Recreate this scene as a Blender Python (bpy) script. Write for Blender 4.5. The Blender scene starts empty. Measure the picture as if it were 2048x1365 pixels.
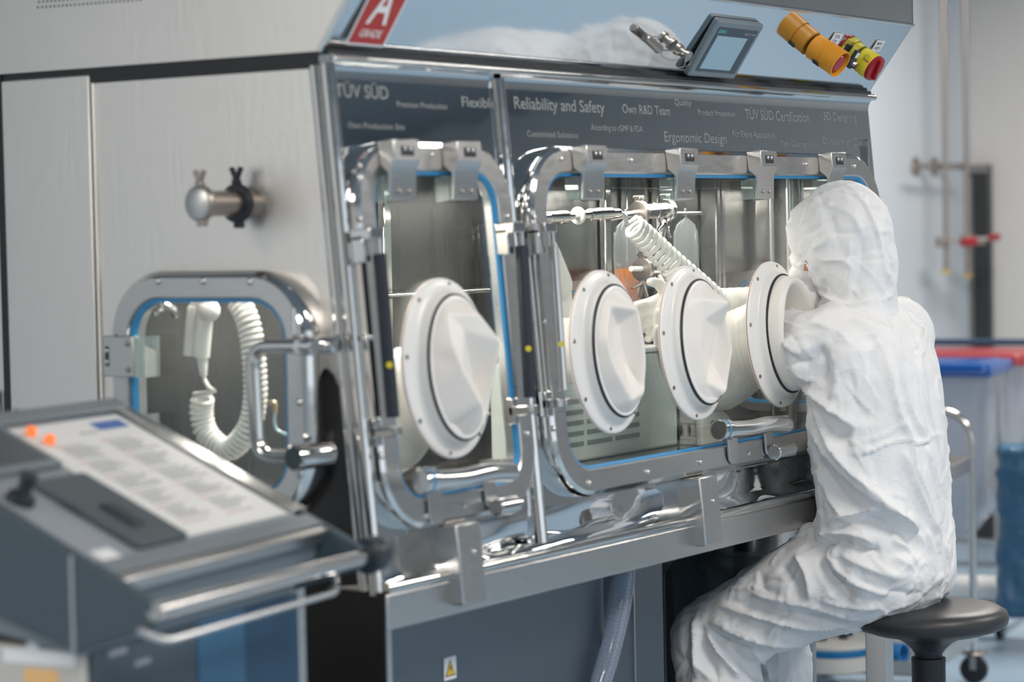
import bpy, math, random
from mathutils import Vector, Matrix, noise, geometry
from math import sin, cos, pi, radians, sqrt, atan2

# ------------------------------------------------------------------ camera
SC = bpy.context.scene
COL = SC.collection
FPX, CX, CY = 4836.0, 1024.0, 682.5
CR = Matrix(((0.56315660, 0.05090922, -0.82478052), (-0.82611000, 0.01062107, -0.56340878), (-0.01992265, 0.99864681, 0.04803794)))
CAM = Vector((-2.91946, -2.333124, 1.43))
cam = bpy.data.objects.new('camera', bpy.data.cameras.new('camera'))
COL.objects.link(cam)
cam.matrix_world = Matrix.Translation(CAM) @ CR.to_4x4()
cam.data.sensor_width = 36.0
cam.data.lens = 36.0 * FPX / 2048.0
cam.data.clip_start = 0.05
cam.data.dof.use_dof = True
cam.data.dof.focus_distance = 4.85
cam.data.dof.aperture_fstop = 2.8
SC.camera = cam
SC.view_settings.view_transform = 'Standard'
SC.view_settings.look = 'None'
SC.view_settings.gamma = 1.0
SC.view_settings.use_curve_mapping = False
SC.view_settings.exposure = 0.18
# ------------------------------------------------------------------ light
W = bpy.data.worlds.new('world'); SC.world = W; W.use_nodes = True
W.node_tree.nodes['Background'].inputs[0].default_value = (0.62, 0.72, 0.85, 1)
W.node_tree.nodes['Background'].inputs[1].default_value = 0.06

def area(name, loc, target, sx, sy, power, col):
    l = bpy.data.lights.new(name, 'AREA'); l.shape = 'RECTANGLE'; l.size = sx; l.size_y = sy
    l.energy = power; l.color = col
    o = bpy.data.objects.new(name, l); COL.objects.link(o)
    o.location = loc
    o.rotation_euler = (Vector(target) - Vector(loc)).to_track_quat('-Z', 'Y').to_euler()
    return o
WARM, COOL = (1.0, 0.93, 0.85), (0.82, 0.91, 1.0)
CEIL = 2.75
for (lx, ly) in ((-2.2, -2.0), (0.6, -2.0), (3.4, -2.0)):
    area('ceiling_lamp', (lx, ly, CEIL - 0.03), (lx, ly, 0), 1.2, 0.6, 44, WARM)
area('ceiling_lamp', (-3.6, 0.9, CEIL - 0.03), (-3.6, 0.9, 0), 1.2, 1.2, 58, WARM)
area('ceiling_lamp', (5.0, 0.6, CEIL - 0.03), (5.0, 0.6, 0), 1.2, 0.6, 62, WARM)
area('front_fill', (0.5, -4.9, 1.6), (0.5, 0, 1.2), 6.0, 1.6, 20, COOL)  # added frontal fill; the front wall has no window
area('chamber_lamp_or_fill', (1.1, 0.2, 1.50), (1.1, 0.2, 0.9), 1.1, 0.12, 4.4, WARM)
area('chamber_lamp_or_fill', (0.25, 0.22, 1.50), (0.25, 0.2, 0.9), 0.3, 0.15, 5.0, WARM)  # added fill that brightens the hose behind the side door

# ------------------------------------------------------------------ materials
MATS = {}
def mat(name, base=(0.8, 0.8, 0.8), rough=0.5, metal=0.0, noise_amt=0.0, noise_scale=8.0, bump=0.0, bump_scale=60.0,
        stretch=(1, 1, 1), emit=None, emit_s=0.0, spec=None, coat=0.0, detail=3.0, rvar=0.0, sheen=0.0, bdist=0.01, sss=0.0, transl=0.0):
    m = bpy.data.materials.new(name); m.use_nodes = True
    nt = m.node_tree; N = nt.nodes; L = nt.links
    b = N['Principled BSDF']
    b.inputs['Base Color'].default_value = (*base, 1)
    b.inputs['Roughness'].default_value = rough
    b.inputs['Metallic'].default_value = metal
    if spec is not None: b.inputs['Specular IOR Level'].default_value = spec
    b.inputs['Coat Weight'].default_value = coat
    if sheen: b.inputs['Sheen Weight'].default_value = sheen
    if sss:
        b.inputs['Subsurface Weight'].default_value = sss
        b.inputs['Subsurface Radius'].default_value = (0.02, 0.015, 0.01)
    tc = N.new('ShaderNodeTexCoord'); mp = N.new('ShaderNodeMapping')
    L.new(tc.outputs['Object'], mp.inputs[0]); mp.inputs['Scale'].default_value = stretch
    nz = N.new('ShaderNodeTexNoise'); nz.inputs['Scale'].default_value = noise_scale; nz.inputs['Detail'].default_value = detail
    L.new(mp.outputs[0], nz.inputs['Vector'])
    if noise_amt:
        mx = N.new('ShaderNodeMix'); mx.data_type = 'RGBA'
        mx.inputs[6].default_value = (*[c * (1 - noise_amt) for c in base], 1)
        mx.inputs[7].default_value = (*[min(1, c * (1 + noise_amt)) for c in base], 1)
        L.new(nz.outputs[0], mx.inputs[0]); L.new(mx.outputs[2], b.inputs['Base Color'])
    if rvar:
        mr = N.new('ShaderNodeMapRange'); mr.inputs[3].default_value = max(0.01, rough - rvar); mr.inputs[4].default_value = rough + rvar
        L.new(nz.outputs[0], mr.inputs[0]); L.new(mr.outputs[0], b.inputs['Roughness'])
    if bump:
        nb = N.new('ShaderNodeTexNoise'); nb.inputs['Scale'].default_value = bump_scale; nb.inputs['Detail'].default_value = detail
        L.new(mp.outputs[0], nb.inputs['Vector'])
        bp = N.new('ShaderNodeBump'); bp.inputs['Strength'].default_value = bump; bp.inputs['Distance'].default_value = bdist
        L.new(nb.outputs[0], bp.inputs['Height']); L.new(bp.outputs[0], b.inputs['Normal'])
    if emit:
        b.inputs['Emission Color'].default_value = (*emit, 1); b.inputs['Emission Strength'].default_value = emit_s
    MATS[name] = m
    return m

def glass_mat(name, tint=(1, 1, 1), refl=1.0, rough=0.0, alpha=1.0, body=(0.8, 0.85, 0.85)):
    """thin sheet: see-through with a fresnel reflection (alpha<1 adds a milky body)"""
    m = bpy.data.materials.new(name); m.use_nodes = True
    nt = m.node_tree; N = nt.nodes; L = nt.links
    for n_ in list(N): N.remove(n_)
    out = N.new('ShaderNodeOutputMaterial'); tr = N.new('ShaderNodeBsdfTransparent'); gl = N.new('ShaderNodeBsdfGlossy')
    tr.inputs[0].default_value = (*tint, 1); gl.inputs['Roughness'].default_value = rough
    lw = N.new('ShaderNodeLayerWeight'); lw.inputs[0].default_value = 0.5
    pw = N.new('ShaderNodeMath'); pw.operation = 'POWER'; pw.inputs[1].default_value = 4.0
    L.new(lw.outputs['Facing'], pw.inputs[0])
    fr = N.new('ShaderNodeMath'); fr.operation = 'MULTIPLY_ADD'; fr.inputs[1].default_value = 0.9; fr.inputs[2].default_value = 0.04
    L.new(pw.outputs[0], fr.inputs[0])
    mu = N.new('ShaderNodeMath'); mu.operation = 'MULTIPLY'; mu.inputs[1].default_value = refl; mu.use_clamp = True
    mx = N.new('ShaderNodeMixShader')
    L.new(fr.outputs[0], mu.inputs[0]); L.new(mu.outputs[0], mx.inputs[0])
    base = tr.outputs[0]
    if alpha < 1.0:
        df = N.new('ShaderNodeBsdfDiffuse'); df.inputs[0].default_value = (*body, 1)
        tl = N.new('ShaderNodeBsdfTranslucent'); tl.inputs[0].default_value = (*body, 1)
        a1 = N.new('ShaderNodeMixShader'); a1.inputs[0].default_value = 0.5
        L.new(df.outputs[0], a1.inputs[1]); L.new(tl.outputs[0], a1.inputs[2])
        m2 = N.new('ShaderNodeMixShader'); m2.inputs[0].default_value = 1 - alpha
        L.new(tr.outputs[0], m2.inputs[1]); L.new(a1.outputs[0], m2.inputs[2]); base = m2.outputs[0]
    L.new(base, mx.inputs[1]); L.new(gl.outputs[0], mx.inputs[2]); L.new(mx.outputs[0], out.inputs[0])
    MATS[name] = m
    return m

mat('steel_brushed', (0.60, 0.59, 0.575), 0.30, 1.0, 0.06, 30, 0.05, 120, (1, 1, 6), rvar=0.06)
mat('trim_grey', (0.30, 0.31, 0.32), 0.18, 1.0)
mat('steel_polished', (0.72, 0.71, 0.69), 0.09, 1.0, bump=0.10, bump_scale=9, bdist=0.01)
mat('steel_side', (0.86, 0.82, 0.77), 0.42, 1.0, 0.05, 3, 0.04, 90, (1, 1, 0.15))
mat('steel_mirror', (0.60, 0.63, 0.65), 0.035, 1.0, bump=0.05, bump_scale=7, bdist=0.012, detail=1.0)
mat('steel_mirror_wavy', (0.66, 0.68, 0.70), 0.05, 1.0, bump=0.9, bump_scale=4.5, bdist=0.07, stretch=(1, 1, 2.4), detail=0.0)
mat('steel_canopy', (0.72, 0.76, 0.79), 0.045, 1.0, bump=0.03, bump_scale=240, bdist=0.0006)
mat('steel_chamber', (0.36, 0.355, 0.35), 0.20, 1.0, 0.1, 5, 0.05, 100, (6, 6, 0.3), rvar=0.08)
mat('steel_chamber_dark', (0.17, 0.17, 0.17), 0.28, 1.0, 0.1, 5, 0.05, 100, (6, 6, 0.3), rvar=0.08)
mat('steel_chamber_mirror', (0.78, 0.78, 0.76), 0.03, 1.0)
mat('steel_cabinet', (0.19, 0.215, 0.24), 0.38, 1.0, 0.05, 3)
mat('steel_tube', (0.68, 0.67, 0.655), 0.16, 1.0)
mat('pipe_steel', (0.40, 0.36, 0.33), 0.35, 1.0)
mat('dark_gap', (0.02, 0.022, 0.025), 0.5)
mat('black_rubber', (0.018, 0.021, 0.028), 0.42)
mat('strut_black', (0.012, 0.018, 0.03), 0.4)
mat('white_port', (0.85, 0.83, 0.80), 0.30)
mat('white_rubber', (0.84, 0.80, 0.755), 0.42)
mat('seal_red', (0.45, 0.12, 0.08), 0.5)
mat('gasket_blue', (0.03, 0.25, 0.52), 0.38)
mat('coil_plastic', (0.83, 0.825, 0.80), 0.32, sss=0.1)
mat('white_plastic', (0.80, 0.80, 0.79), 0.35)
mat('green_white_enamel', (0.60, 0.66, 0.62), 0.35)
mat('slot_dark', (0.20, 0.23, 0.22), 0.6)
mat('orange_liquid', (0.78, 0.27, 0.08), 0.3, sss=0.0)
mat('sticker_red', (0.45, 0.03, 0.025), 0.4)
mat('sticker_white', (0.78, 0.79, 0.80), 0.45)
mat('text_white', (0.85, 0.85, 0.85), 0.5)
mat('text_black', (0.03, 0.03, 0.035), 0.5)
mat('text_etched', (0.28, 0.30, 0.31), 0.5, 0.7)
mat('button_yellow', (0.80, 0.33, 0.02), 0.4)
mat('switch_yellow', (0.72, 0.60, 0.03), 0.4)
mat('button_red', (0.35, 0.012, 0.02), 0.3)
mat('shade_black', (0.008, 0.008, 0.009), 0.25)  # black of the sheets standing in for a dark reflection and shade
mat('hmi_grey', (0.16, 0.20, 0.23), 0.35)
mat('hmi_dark', (0.035, 0.05, 0.065), 0.2)
mat('hmi_screen', (0.18, 0.27, 0.33), 0.15, emit=(0.30, 0.48, 0.58), emit_s=0.2)
mat('logo_teal', (0.1, 0.5, 0.5), 0.4)
mat('warning_yellow', (0.75, 0.50, 0.04), 0.45)
mat('skin', (0.45, 0.17, 0.10), 0.5, sss=0.1)
mat('stool_vinyl', (0.032, 0.033, 0.037), 0.42, spec=0.45)
mat('stool_plastic', (0.018, 0.021, 0.026), 0.45)
mat('lid_blue', (0.003, 0.065, 0.28), 0.25)
mat('lid_red', (0.30, 0.035, 0.04), 0.3)
mat('navy_tube', (0.03, 0.06, 0.11), 0.3)
mat('coil_blue', (0.01, 0.25, 0.65), 0.3)
mat('band_blue', (0.0, 0.16, 0.40), 0.4)
mat('cream_plastic', (0.72, 0.69, 0.64), 0.4)
mat('cap_yellow', (0.65, 0.38, 0.03), 0.5)
mat('valve_red', (0.36, 0.02, 0.03), 0.35)
mat('wall_paint', (0.60, 0.65, 0.70), 0.38, noise_amt=0.02, noise_scale=2)
mat('wall_warm', (0.62, 0.61, 0.60), 0.45, noise_amt=0.02, noise_scale=2)
mat('wall_bright', (0.78, 0.74, 0.69), 0.6, noise_amt=0.02, noise_scale=2)
mat('ceiling_paint', (0.30, 0.33, 0.36), 0.6)
mat('floor_vinyl', (0.33, 0.45, 0.57), 0.30, noise_amt=0.12, noise_scale=60, bump=0.0)
mat('door_frame_dark', (0.03, 0.033, 0.036), 0.35)
mat('door_grey', (0.20, 0.205, 0.20), 0.25)
mat('console_grey', (0.17, 0.20, 0.225), 0.38, noise_amt=0.03, noise_scale=4)
mat('console_dark', (0.055, 0.08, 0.10), 0.42)
mat('console_top', (0.27, 0.30, 0.335), 0.35)
mat('pad_dark', (0.065, 0.085, 0.10), 0.4)
mat('paper', (0.80, 0.80, 0.79), 0.5)
mat('ink_grey', (0.42, 0.43, 0.45), 0.6)
mat('ink_red', (0.65, 0.30, 0.30), 0.6)
mat('ink_blue', (0.08, 0.17, 0.45), 0.5)
mat('lamp_orange', (0.9, 0.20, 0.05), 0.35, emit=(1.0, 0.22, 0.06), emit_s=0.5)
mat('cart_blue', (0.035, 0.12, 0.22), 0.35)
mat('cart_blue_dark', (0.012, 0.055, 0.11), 0.35)
mat('cart_light', (0.52, 0.50, 0.47), 0.4)
mat('label_orange', (0.80, 0.48, 0.20), 0.5)
mat('camera_black', (0.02, 0.03, 0.04), 0.4)
mat('tube_clear_blue', (0.45, 0.60, 0.66), 0.2)
glass_mat('pane_glass', (0.93, 0.955, 0.95), 1.0)
glass_mat('acrylic_edge', (0.75, 0.85, 0.84), 1.6, 0.02, 0.75)
glass_mat('bag_film', (0.96, 0.97, 0.97), 1.3, 0.08, 0.66, (0.75, 0.80, 0.82))
glass_mat('bag_milky', (0.92, 0.94, 0.97), 1.0, 0.2, 0.30, (0.74, 0.78, 0.84))
glass_mat('hose_clear', (0.75, 0.80, 0.86), 1.4, 0.08, 0.45, (0.50, 0.56, 0.68))

def coverall_mat():
    m = mat('coverall_white', (0.82, 0.82, 0.83), 0.62, sheen=0.15)
    nt = m.node_tree; N = nt.nodes; L = nt.links; b = N['Principled BSDF']
    tc = N.new('ShaderNodeTexCoord')
    def vor(scale, stretch, w):
        mp = N.new('ShaderNodeMapping'); mp.inputs['Scale'].default_value = stretch; mp.inputs['Rotation'].default_value = w
        L.new(tc.outputs['Object'], mp.inputs[0])
        n1 = N.new('ShaderNodeTexNoise'); n1.inputs['Scale'].default_value = scale * 0.6; n1.inputs['Detail'].default_value = 2
        L.new(mp.outputs[0], n1.inputs['Vector'])
        mixv = N.new('ShaderNodeMix'); mixv.data_type = 'VECTOR'; mixv.inputs[0].default_value = 0.12
        L.new(mp.outputs[0], mixv.inputs[4]); L.new(n1.outputs[1], mixv.inputs[5])
        v = N.new('ShaderNodeTexVoronoi'); v.feature = 'SMOOTH_F1'; v.inputs['Scale'].default_value = scale
        v.inputs['Smoothness'].default_value = 0.25
        L.new(mixv.outputs[1], v.inputs['Vector'])
        return v.outputs['Distance']
    a = vor(14, (1, 1, 0.55), (0.3, 0.2, 0)); c = vor(38, (1, 0.7, 1), (0, 0.4, 0.5))
    ad = N.new('ShaderNodeMath'); ad.operation = 'MULTIPLY_ADD'; ad.inputs[1].default_value = 0.12
    L.new(c, ad.inputs[0]); L.new(a, ad.inputs[2])
    bp = N.new('ShaderNodeBump'); bp.inputs['Strength'].default_value = 0.5; bp.inputs['Distance'].default_value = 0.020
    L.new(ad.outputs[0], bp.inputs['Height']); L.new(bp.outputs[0], b.inputs['Normal'])
    return m
coverall_mat()

# ------------------------------------------------------------------ mesh helpers
class MB:
    """collects shapes and links them as ONE mesh object"""
    def __init__(s): s.v = []; s.f = []; s.mi = []; s.mats = []
    def add(s, vs, fs, M=None, m=None):
        b = len(s.v)
        s.v += [(M @ Vector(p)) if M is not None else Vector(p) for p in vs]
        k = 0
        if m is not None:
            if m not in s.mats: s.mats.append(m)
            k = s.mats.index(m)
        s.f += [tuple(i + b for i in f) for f in fs]; s.mi += [k] * len(fs)
        return s
    def box(s, x0, x1, y0, y1, z0, z1, M=None, m=None):
        vs = [(x0, y0, z0), (x1, y0, z0), (x1, y1, z0), (x0, y1, z0), (x0, y0, z1), (x1, y0, z1), (x1, y1, z1), (x0, y1, z1)]
        return s.add(vs, [(0, 3, 2, 1), (4, 5, 6, 7), (0, 1, 5, 4), (1, 2, 6, 5), (2, 3, 7, 6), (3, 0, 4, 7)], M, m)
    def loft(s, loops, M=None, m=None, cap0=True, cap1=True, closed=True, ring=False):
        n = len(loops[0]); vs = [p for l in loops for p in l]; fs = []
        R = len(loops)
        for i in range(R if ring else R - 1):
            a = i * n; b = ((i + 1) % R) * n
            for j in range(n if closed else n - 1):
                k = (j + 1) % n; fs.append((a + j, a + k, b + k, b + j))
        if not ring and closed:
            if cap0: fs.append(tuple(range(n - 1, -1, -1)))
            if cap1: fs.append(tuple((R - 1) * n + j for j in range(n)))
        return s.add(vs, fs, M, m)
    def lathe(s, prof, M=None, m=None, n=32, ey=1.0):
        loops = [[(r * cos(2 * pi * j / n), r * ey * sin(2 * pi * j / n), z) for j in range(n)] for r, z in prof]
        return s.loft(loops, M, m)
    def cyl(s, p0, p1, r, m=None, n=20, r1=None, bev=0.0):
        p0 = Vector(p0); p1 = Vector(p1); d = p1 - p0; l = d.length
        M = Matrix.Translation(p0) @ d.to_track_quat('Z', 'Y').to_matrix().to_4x4()
        r1 = r if r1 is None else r1
        pr = [(r - bev, 0), (r, bev), (r1, l - bev), (r1 - bev, l)] if bev else [(r, 0), (r1, l)]
        return s.lathe(pr, M, m, n)
    def tube(s, pts, r, m=None, n=12, caps=True, M=None):
        pts = [Vector(p) for p in pts]; rr_ = r if isinstance(r, (list, tuple)) else [r] * len(pts)
        t0 = (pts[1] - pts[0]).normalized(); up = Vector((0, 0, 1)) if abs(t0.z) < 0.9 else Vector((1, 0, 0))
        nrm = (up - t0 * up.dot(t0)).normalized(); loops = []
        for i, p in enumerate(pts):
            t = (pts[min(i + 1, len(pts) - 1)] - pts[max(i - 1, 0)])
            t = t.normalized() if t.length > 1e-9 else t0
            nrm = (nrm - t * nrm.dot(t)).normalized(); bn = t.cross(nrm)
            loops.append([p + (nrm * cos(2 * pi * j / n) + bn * sin(2 * pi * j / n)) * rr_[i] for j in range(n)])
        return s.loft(loops, M, m, caps, caps)
    def sphere(s, c, r, m=None, n=16, sc=(1, 1, 1), M=None):
        pr = []
        k = n // 2
        loops = [[(c[0] + sc[0] * r * sin(pi * i / k) * cos(2 * pi * j / n), c[1] + sc[1] * r * sin(pi * i / k) * sin(2 * pi * j / n), c[2] - sc[2] * r * cos(pi * i / k)) for j in range(n)] for i in range(1, k)]
        return s.loft(loops, M, m)
    def build(s, name, material, parent=None, bevel=0.0, smooth=True, angle=35, segs=2, subsurf=0):
        me = bpy.data.meshes.new(name)
        off = world_loc(parent)
        me.from_pydata([tuple(p - off) for p in s.v], [], s.f); me.update()
        ms = s.mats if s.mats else [material]
        if s.mats and None in s.mats: pass
        for q in ms: me.materials.append(MATS[q])
        if s.mats:
            for p, k in zip(me.polygons, s.mi): p.material_index = k
        o = bpy.data.objects.new(name, me); COL.objects.link(o)
        if parent is not None: o.parent = parent
        if smooth:
            for p in me.polygons: p.use_smooth = True
            if angle < 179: me.set_sharp_from_angle(angle=radians(angle))
        if bevel:
            b = o.modifiers.new('bevel', 'BEVEL'); b.width = bevel; b.segments = segs; b.limit_method = 'ANGLE'; b.angle_limit = radians(40)
        if subsurf:
            d = o.modifiers.new('sub', 'SUBSURF'); d.levels = subsurf; d.render_levels = subsurf
        return o

def world_loc(o):
    v = Vector((0, 0, 0))
    while o is not None: v += o.location; o = o.parent
    return v
def tag(o, label=None, cat=None, group=None, kind=None):
    if label: o['label'] = label
    if cat: o['category'] = cat
    if group: o['group'] = group
    if kind: o['kind'] = kind
    return o
def empty(name, loc, label, cat, group=None):
    o = bpy.data.objects.new(name, None); COL.objects.link(o); o.location = loc; o.empty_display_size = 0.1
    return tag(o, label, cat, group)
def copy_tree(o, parent=None, loc=None):
    c = o.copy(); COL.objects.link(c)
    if parent is not None: c.parent = parent
    if loc is not None: c.location = loc
    for ch in list(o.children): copy_tree(ch, c)
    return c

def rr(x0, x1, y0, y1, r, n=8, z=0.0, inset=0.0):
    x0 += inset; x1 -= inset; y0 += inset; y1 -= inset; r = max(r - inset, 0.0005)
    out = []
    for cx, cy, a0 in ((x1 - r, y0 + r, -pi / 2), (x1 - r, y1 - r, 0), (x0 + r, y1 - r, pi / 2), (x0 + r, y0 + r, pi)):
        for i in range(n + 1):
            a = a0 + pi / 2 * i / n
            out.append((cx + r * cos(a), cy + r * sin(a), z))
    return out
def smooth_path(P, sub=8):
    P = [Vector(p) for p in P]; out = []
    for i in range(len(P) - 1):
        p0 = P[max(i - 1, 0)]; p1 = P[i]; p2 = P[i + 1]; p3 = P[min(i + 2, len(P) - 1)]
        for k in range(sub):
            t = k / sub
            out.append(0.5 * ((2 * p1) + (p2 - p0) * t + (2 * p0 - 5 * p1 + 4 * p2 - p3) * t * t + (3 * p1 - p0 - 3 * p2 + p3) * t ** 3))
    out.append(P[-1]); return out
def fillet(P, r, n=6):
    P = [Vector(p) for p in P]; out = [P[0]]
    for i in range(1, len(P) - 1):
        a = (P[i - 1] - P[i]).normalized(); b = (P[i + 1] - P[i]).normalized()
        for k in range(n + 1):
            t = k / n
            out.append((P[i] + a * r) * (1 - t) ** 2 + P[i] * 2 * t * (1 - t) + (P[i] + b * r) * t ** 2)
    out.append(P[-1]); return out

def ray(px, py): return (CR @ Vector((px - CX, -(py - CY), -FPX))).normalized()
def onplane(px, py, p, n_):
    r = ray(px, py); p = Vector(p); n_ = Vector(n_); return CAM + r * ((p - CAM).dot(n_) / r.dot(n_))
def atx(px, py, x): return onplane(px, py, (x, 0, 0), (1, 0, 0))
def aty(px, py, y): return onplane(px, py, (0, y, 0), (0, 1, 0))
def atz(px, py, z): return onplane(px, py, (0, 0, z), (0, 0, 1))

# isolator frames of reference: front (sloping), hood (sloping the other way), side
ZW, K, KC = 1.6885, 0.09, -0.69
def slope_frame(k, z0=ZW, y0=0.0):
    q = sqrt(1 + k * k)
    return Matrix(((1, 0, 0, 0), (0, k / q, -1 / q, y0), (0, 1 / q, k / q, z0), (0, 0, 0, 1)))
FM = slope_frame(K)          # local (x, up the slope, out); waist edge is up = 0
HM = slope_frame(KC)
SM = Matrix(((0, 0, -1, 0), (-1, 0, 0, 0), (0, 1, 0, 0), (0, 0, 0, 1)))   # local (-y, z, out)
FI = FM.inverted(); HI = HM.inverted(); SI = SM.inverted()
def fl(px, py, w=0.0):
    """pixel -> local front coordinates on the sheet lying w in front of the panel"""
    n_ = Vector((FM[0][2], FM[1][2], FM[2][2])); p = Vector((0, 0, ZW)) + n_ * w
    return FI @ onplane(px, py, p, n_)
def hl(px, py, w=0.0):
    n_ = Vector((HM[0][2], HM[1][2], HM[2][2])); p = Vector((0, 0, ZW)) + n_ * w
    return HI @ onplane(px, py, p, n_)
def sl(px, py, w=0.0): return SI @ atx(px, py, -w)

def to_mesh_obj(o, name, parent=None, material=None):
    dg = bpy.context.evaluated_depsgraph_get(); me = bpy.data.meshes.new_from_object(o.evaluated_get(dg))
    bpy.data.objects.remove(o)
    r = bpy.data.objects.new(name, me); COL.objects.link(r)
    if material:
        me.materials.clear(); me.materials.append(MATS[material])
    if parent is not None: r.parent = parent
    return r
def text_verts(body, width, cap):
    c = bpy.data.curves.new('t', 'FONT'); c.body = body; c.size = 1.0; c.extrude = 0.0; c.offset = 0.010; c.resolution_u = 3
    o = bpy.data.objects.new('t', c); COL.objects.link(o)
    dg = bpy.context.evaluated_depsgraph_get(); me = bpy.data.meshes.new_from_object(o.evaluated_get(dg))
    bpy.data.objects.remove(o)
    vs = [v.co.copy() for v in me.vertices]; fs = [tuple(p.vertices) for p in me.polygons]
    x0 = min(v.x for v in vs); x1 = max(v.x for v in vs)
    kx = width / (x1 - x0); ky = cap / 0.69
    bpy.data.meshes.remove(me); bpy.data.curves.remove(c)
    return [Vector(((v.x - x0) * kx, v.y * ky, 0)) for v in vs], fs
mat('slate_panel', (0.26, 0.30, 0.33), 0.35)
mat('brass', (0.55, 0.42, 0.30), 0.3, 1.0)
mat('bin_grey', (0.26, 0.30, 0.33), 0.45)

# ------------------------------------------------------------------ room
def struct(name, mb, m, **k):
    o = mb.build(name, m, None, **k); o['kind'] = 'structure'; return o
RX0, RX1, RY0, RY1 = -6.0, 6.92, -5.0, 1.95
struct('floor', MB().box(RX0, RX1 + .1, RY0, RY1 + .1, -0.1, 0.0), 'floor_vinyl')
struct('ceiling', MB().box(RX0, RX1 + .1, RY0, RY1 + .1, CEIL, CEIL + 0.1), 'ceiling_paint')
struct('wall_back', MB().box(RX0, RX1, RY1, RY1 + 0.1, 0, CEIL), 'wall_paint')
struct('wall_right', MB().box(RX1, RX1 + 0.1, RY0, RY1 + .1, 0, CEIL), 'wall_warm')
struct('wall_left', MB().box(RX0 - 0.1, RX0, RY0, RY1 + .1, 0, CEIL), 'wall_bright')
struct('wall_front', MB().box(RX0, RX1, RY0 - 0.1, RY0, 0, CEIL), 'wall_paint')

# ------------------------------------------------------------------ isolator
ISO = empty('glovebox_isolator', (0, 0, 0), 'long stainless steel glovebox isolator with white glove ports along its sloping glass front', 'isolator')
XE = 1.885
def ring_sheet(outer, inner, M, depth=0.02):
    """a sheet with a rounded opening and a short reveal"""
    ob = [(x, y, -depth) for x, y, z in outer]; ib = [(x, y, -depth) for x, y, z in inner]
    return MB().loft([ob, outer, inner, ib], M, cap0=False, cap1=False, ring=True)
W1 = (0.008, 0.438, -0.737, -0.126, 0.105)
W2 = (0.487, 1.850, -0.737, -0.126, 0.115)
def front_section(x0, x1, win, name):
    outer = rr(x0, x1, -0.742, -0.028, 0.001); inner = rr(*win, inset=0.02)
    mb = ring_sheet(outer, inner, FM)
    # cove at the top, running out to the waist bead
    L1 = []
    for i in range(9):
        a = pi / 2 * i / 8
        L1.append((0.028 * (1 - sin(a)) - 0.0, 0.022 * (1 - cos(a))))
    xs = (x0, x1)
    mb.loft([[(x0, -s_, w_), (x1, -s_, w_)] for s_, w_ in [(0.028 - 0.028 * sin(pi / 2 * i / 8), 0.024 * (1 - cos(pi / 2 * i / 8))) for i in range(9)]], FM, closed=False)
    # cove at the foot, a hand-polished strip of its own
    lo = MB(); lo.add([(x0, -.79, 0), (x1, -.79, 0), (x1, -.742, 0), (x0, -.742, 0)], [(0, 1, 2, 3)], FM)
    lo.loft([[(x0, -s_, w_), (x1, -s_, w_)] for s_, w_ in [(0.79 + 0.030 * sin(pi / 2 * i / 8), 0.026 * (1 - cos(pi / 2 * i / 8))) for i in range(9)][::-1]], FM, closed=False)
    lo.build('foot_panel', 'steel_mirror_wavy', ISO, angle=60)
    return mb.build(name, 'steel_mirror', ISO, angle=60)
front_section(0.004, 0.462, W1, 'front_panel')
front_section(0.462, XE, W2, 'front_panel')

# trims: rounded column between the two windows, corner post, waist bead, foot lip
def bead(x, hw, w, s0, s1, n=10):
    loops = []
    for s_ in (s0, s1):
        loops.append([(x + hw * cos(pi * i / n), -s_, w * sin(pi * i / n)) for i in range(n + 1)])
    return loops
MB().loft(bead(0.462, 0.0135, 0.015, 0.012, 0.80), FM, closed=False).build('column_trim', 'steel_polished', ISO, angle=80)
mb = MB()
for cx_, r_ in ((0.0, 0.012), (-0.006, 0.008)):
    pass
pts = [FM @ Vector((0.002, -s_, 0.004)) for s_ in (0.006, 0.2, 0.4, 0.6, 0.825)]
mb.tube(pts, 0.012, n=16)
pts = [FM @ Vector((0.002, -s_, -0.019)) for s_ in (0.006, 0.2, 0.4, 0.6, 0.825)]
mb.tube(pts, 0.0105, n=16)
mb.build('corner_post', 'steel_polished', ISO, angle=80)
MB().cyl((0.0, -.018, ZW + .001), (XE, -.018, ZW + .001), .0055, n=14).build('waist_trim', 'steel_polished', ISO, angle=80)
MB().box(0.0, XE, -.017, .01, ZW - .004, ZW + .009).build('waist_strip', 'trim_grey', ISO)
MB().box(0.0, XE, -0.010, 0.02, ZW + 0.008, ZW + 0.016).build('waist_gap', 'dark_gap', ISO)
yb, zb = -0.81 * K, ZW - 0.815
MB().cyl((0.0, yb - 0.022, zb + 0.004), (XE, yb - 0.022, zb + 0.004), 0.010, n=16).build('foot_bead', 'steel_polished', ISO)
MB().box(-0.004, XE, yb - 0.028, yb + 0.02, zb - 0.060, zb - 0.004).build('base_rail', 'steel_brushed', ISO, bevel=0.003)
MB().box(-0.004, XE, yb + 0.02, 0.55, zb - 0.030, zb - 0.006).build('base_tray', 'steel_brushed', ISO)

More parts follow.
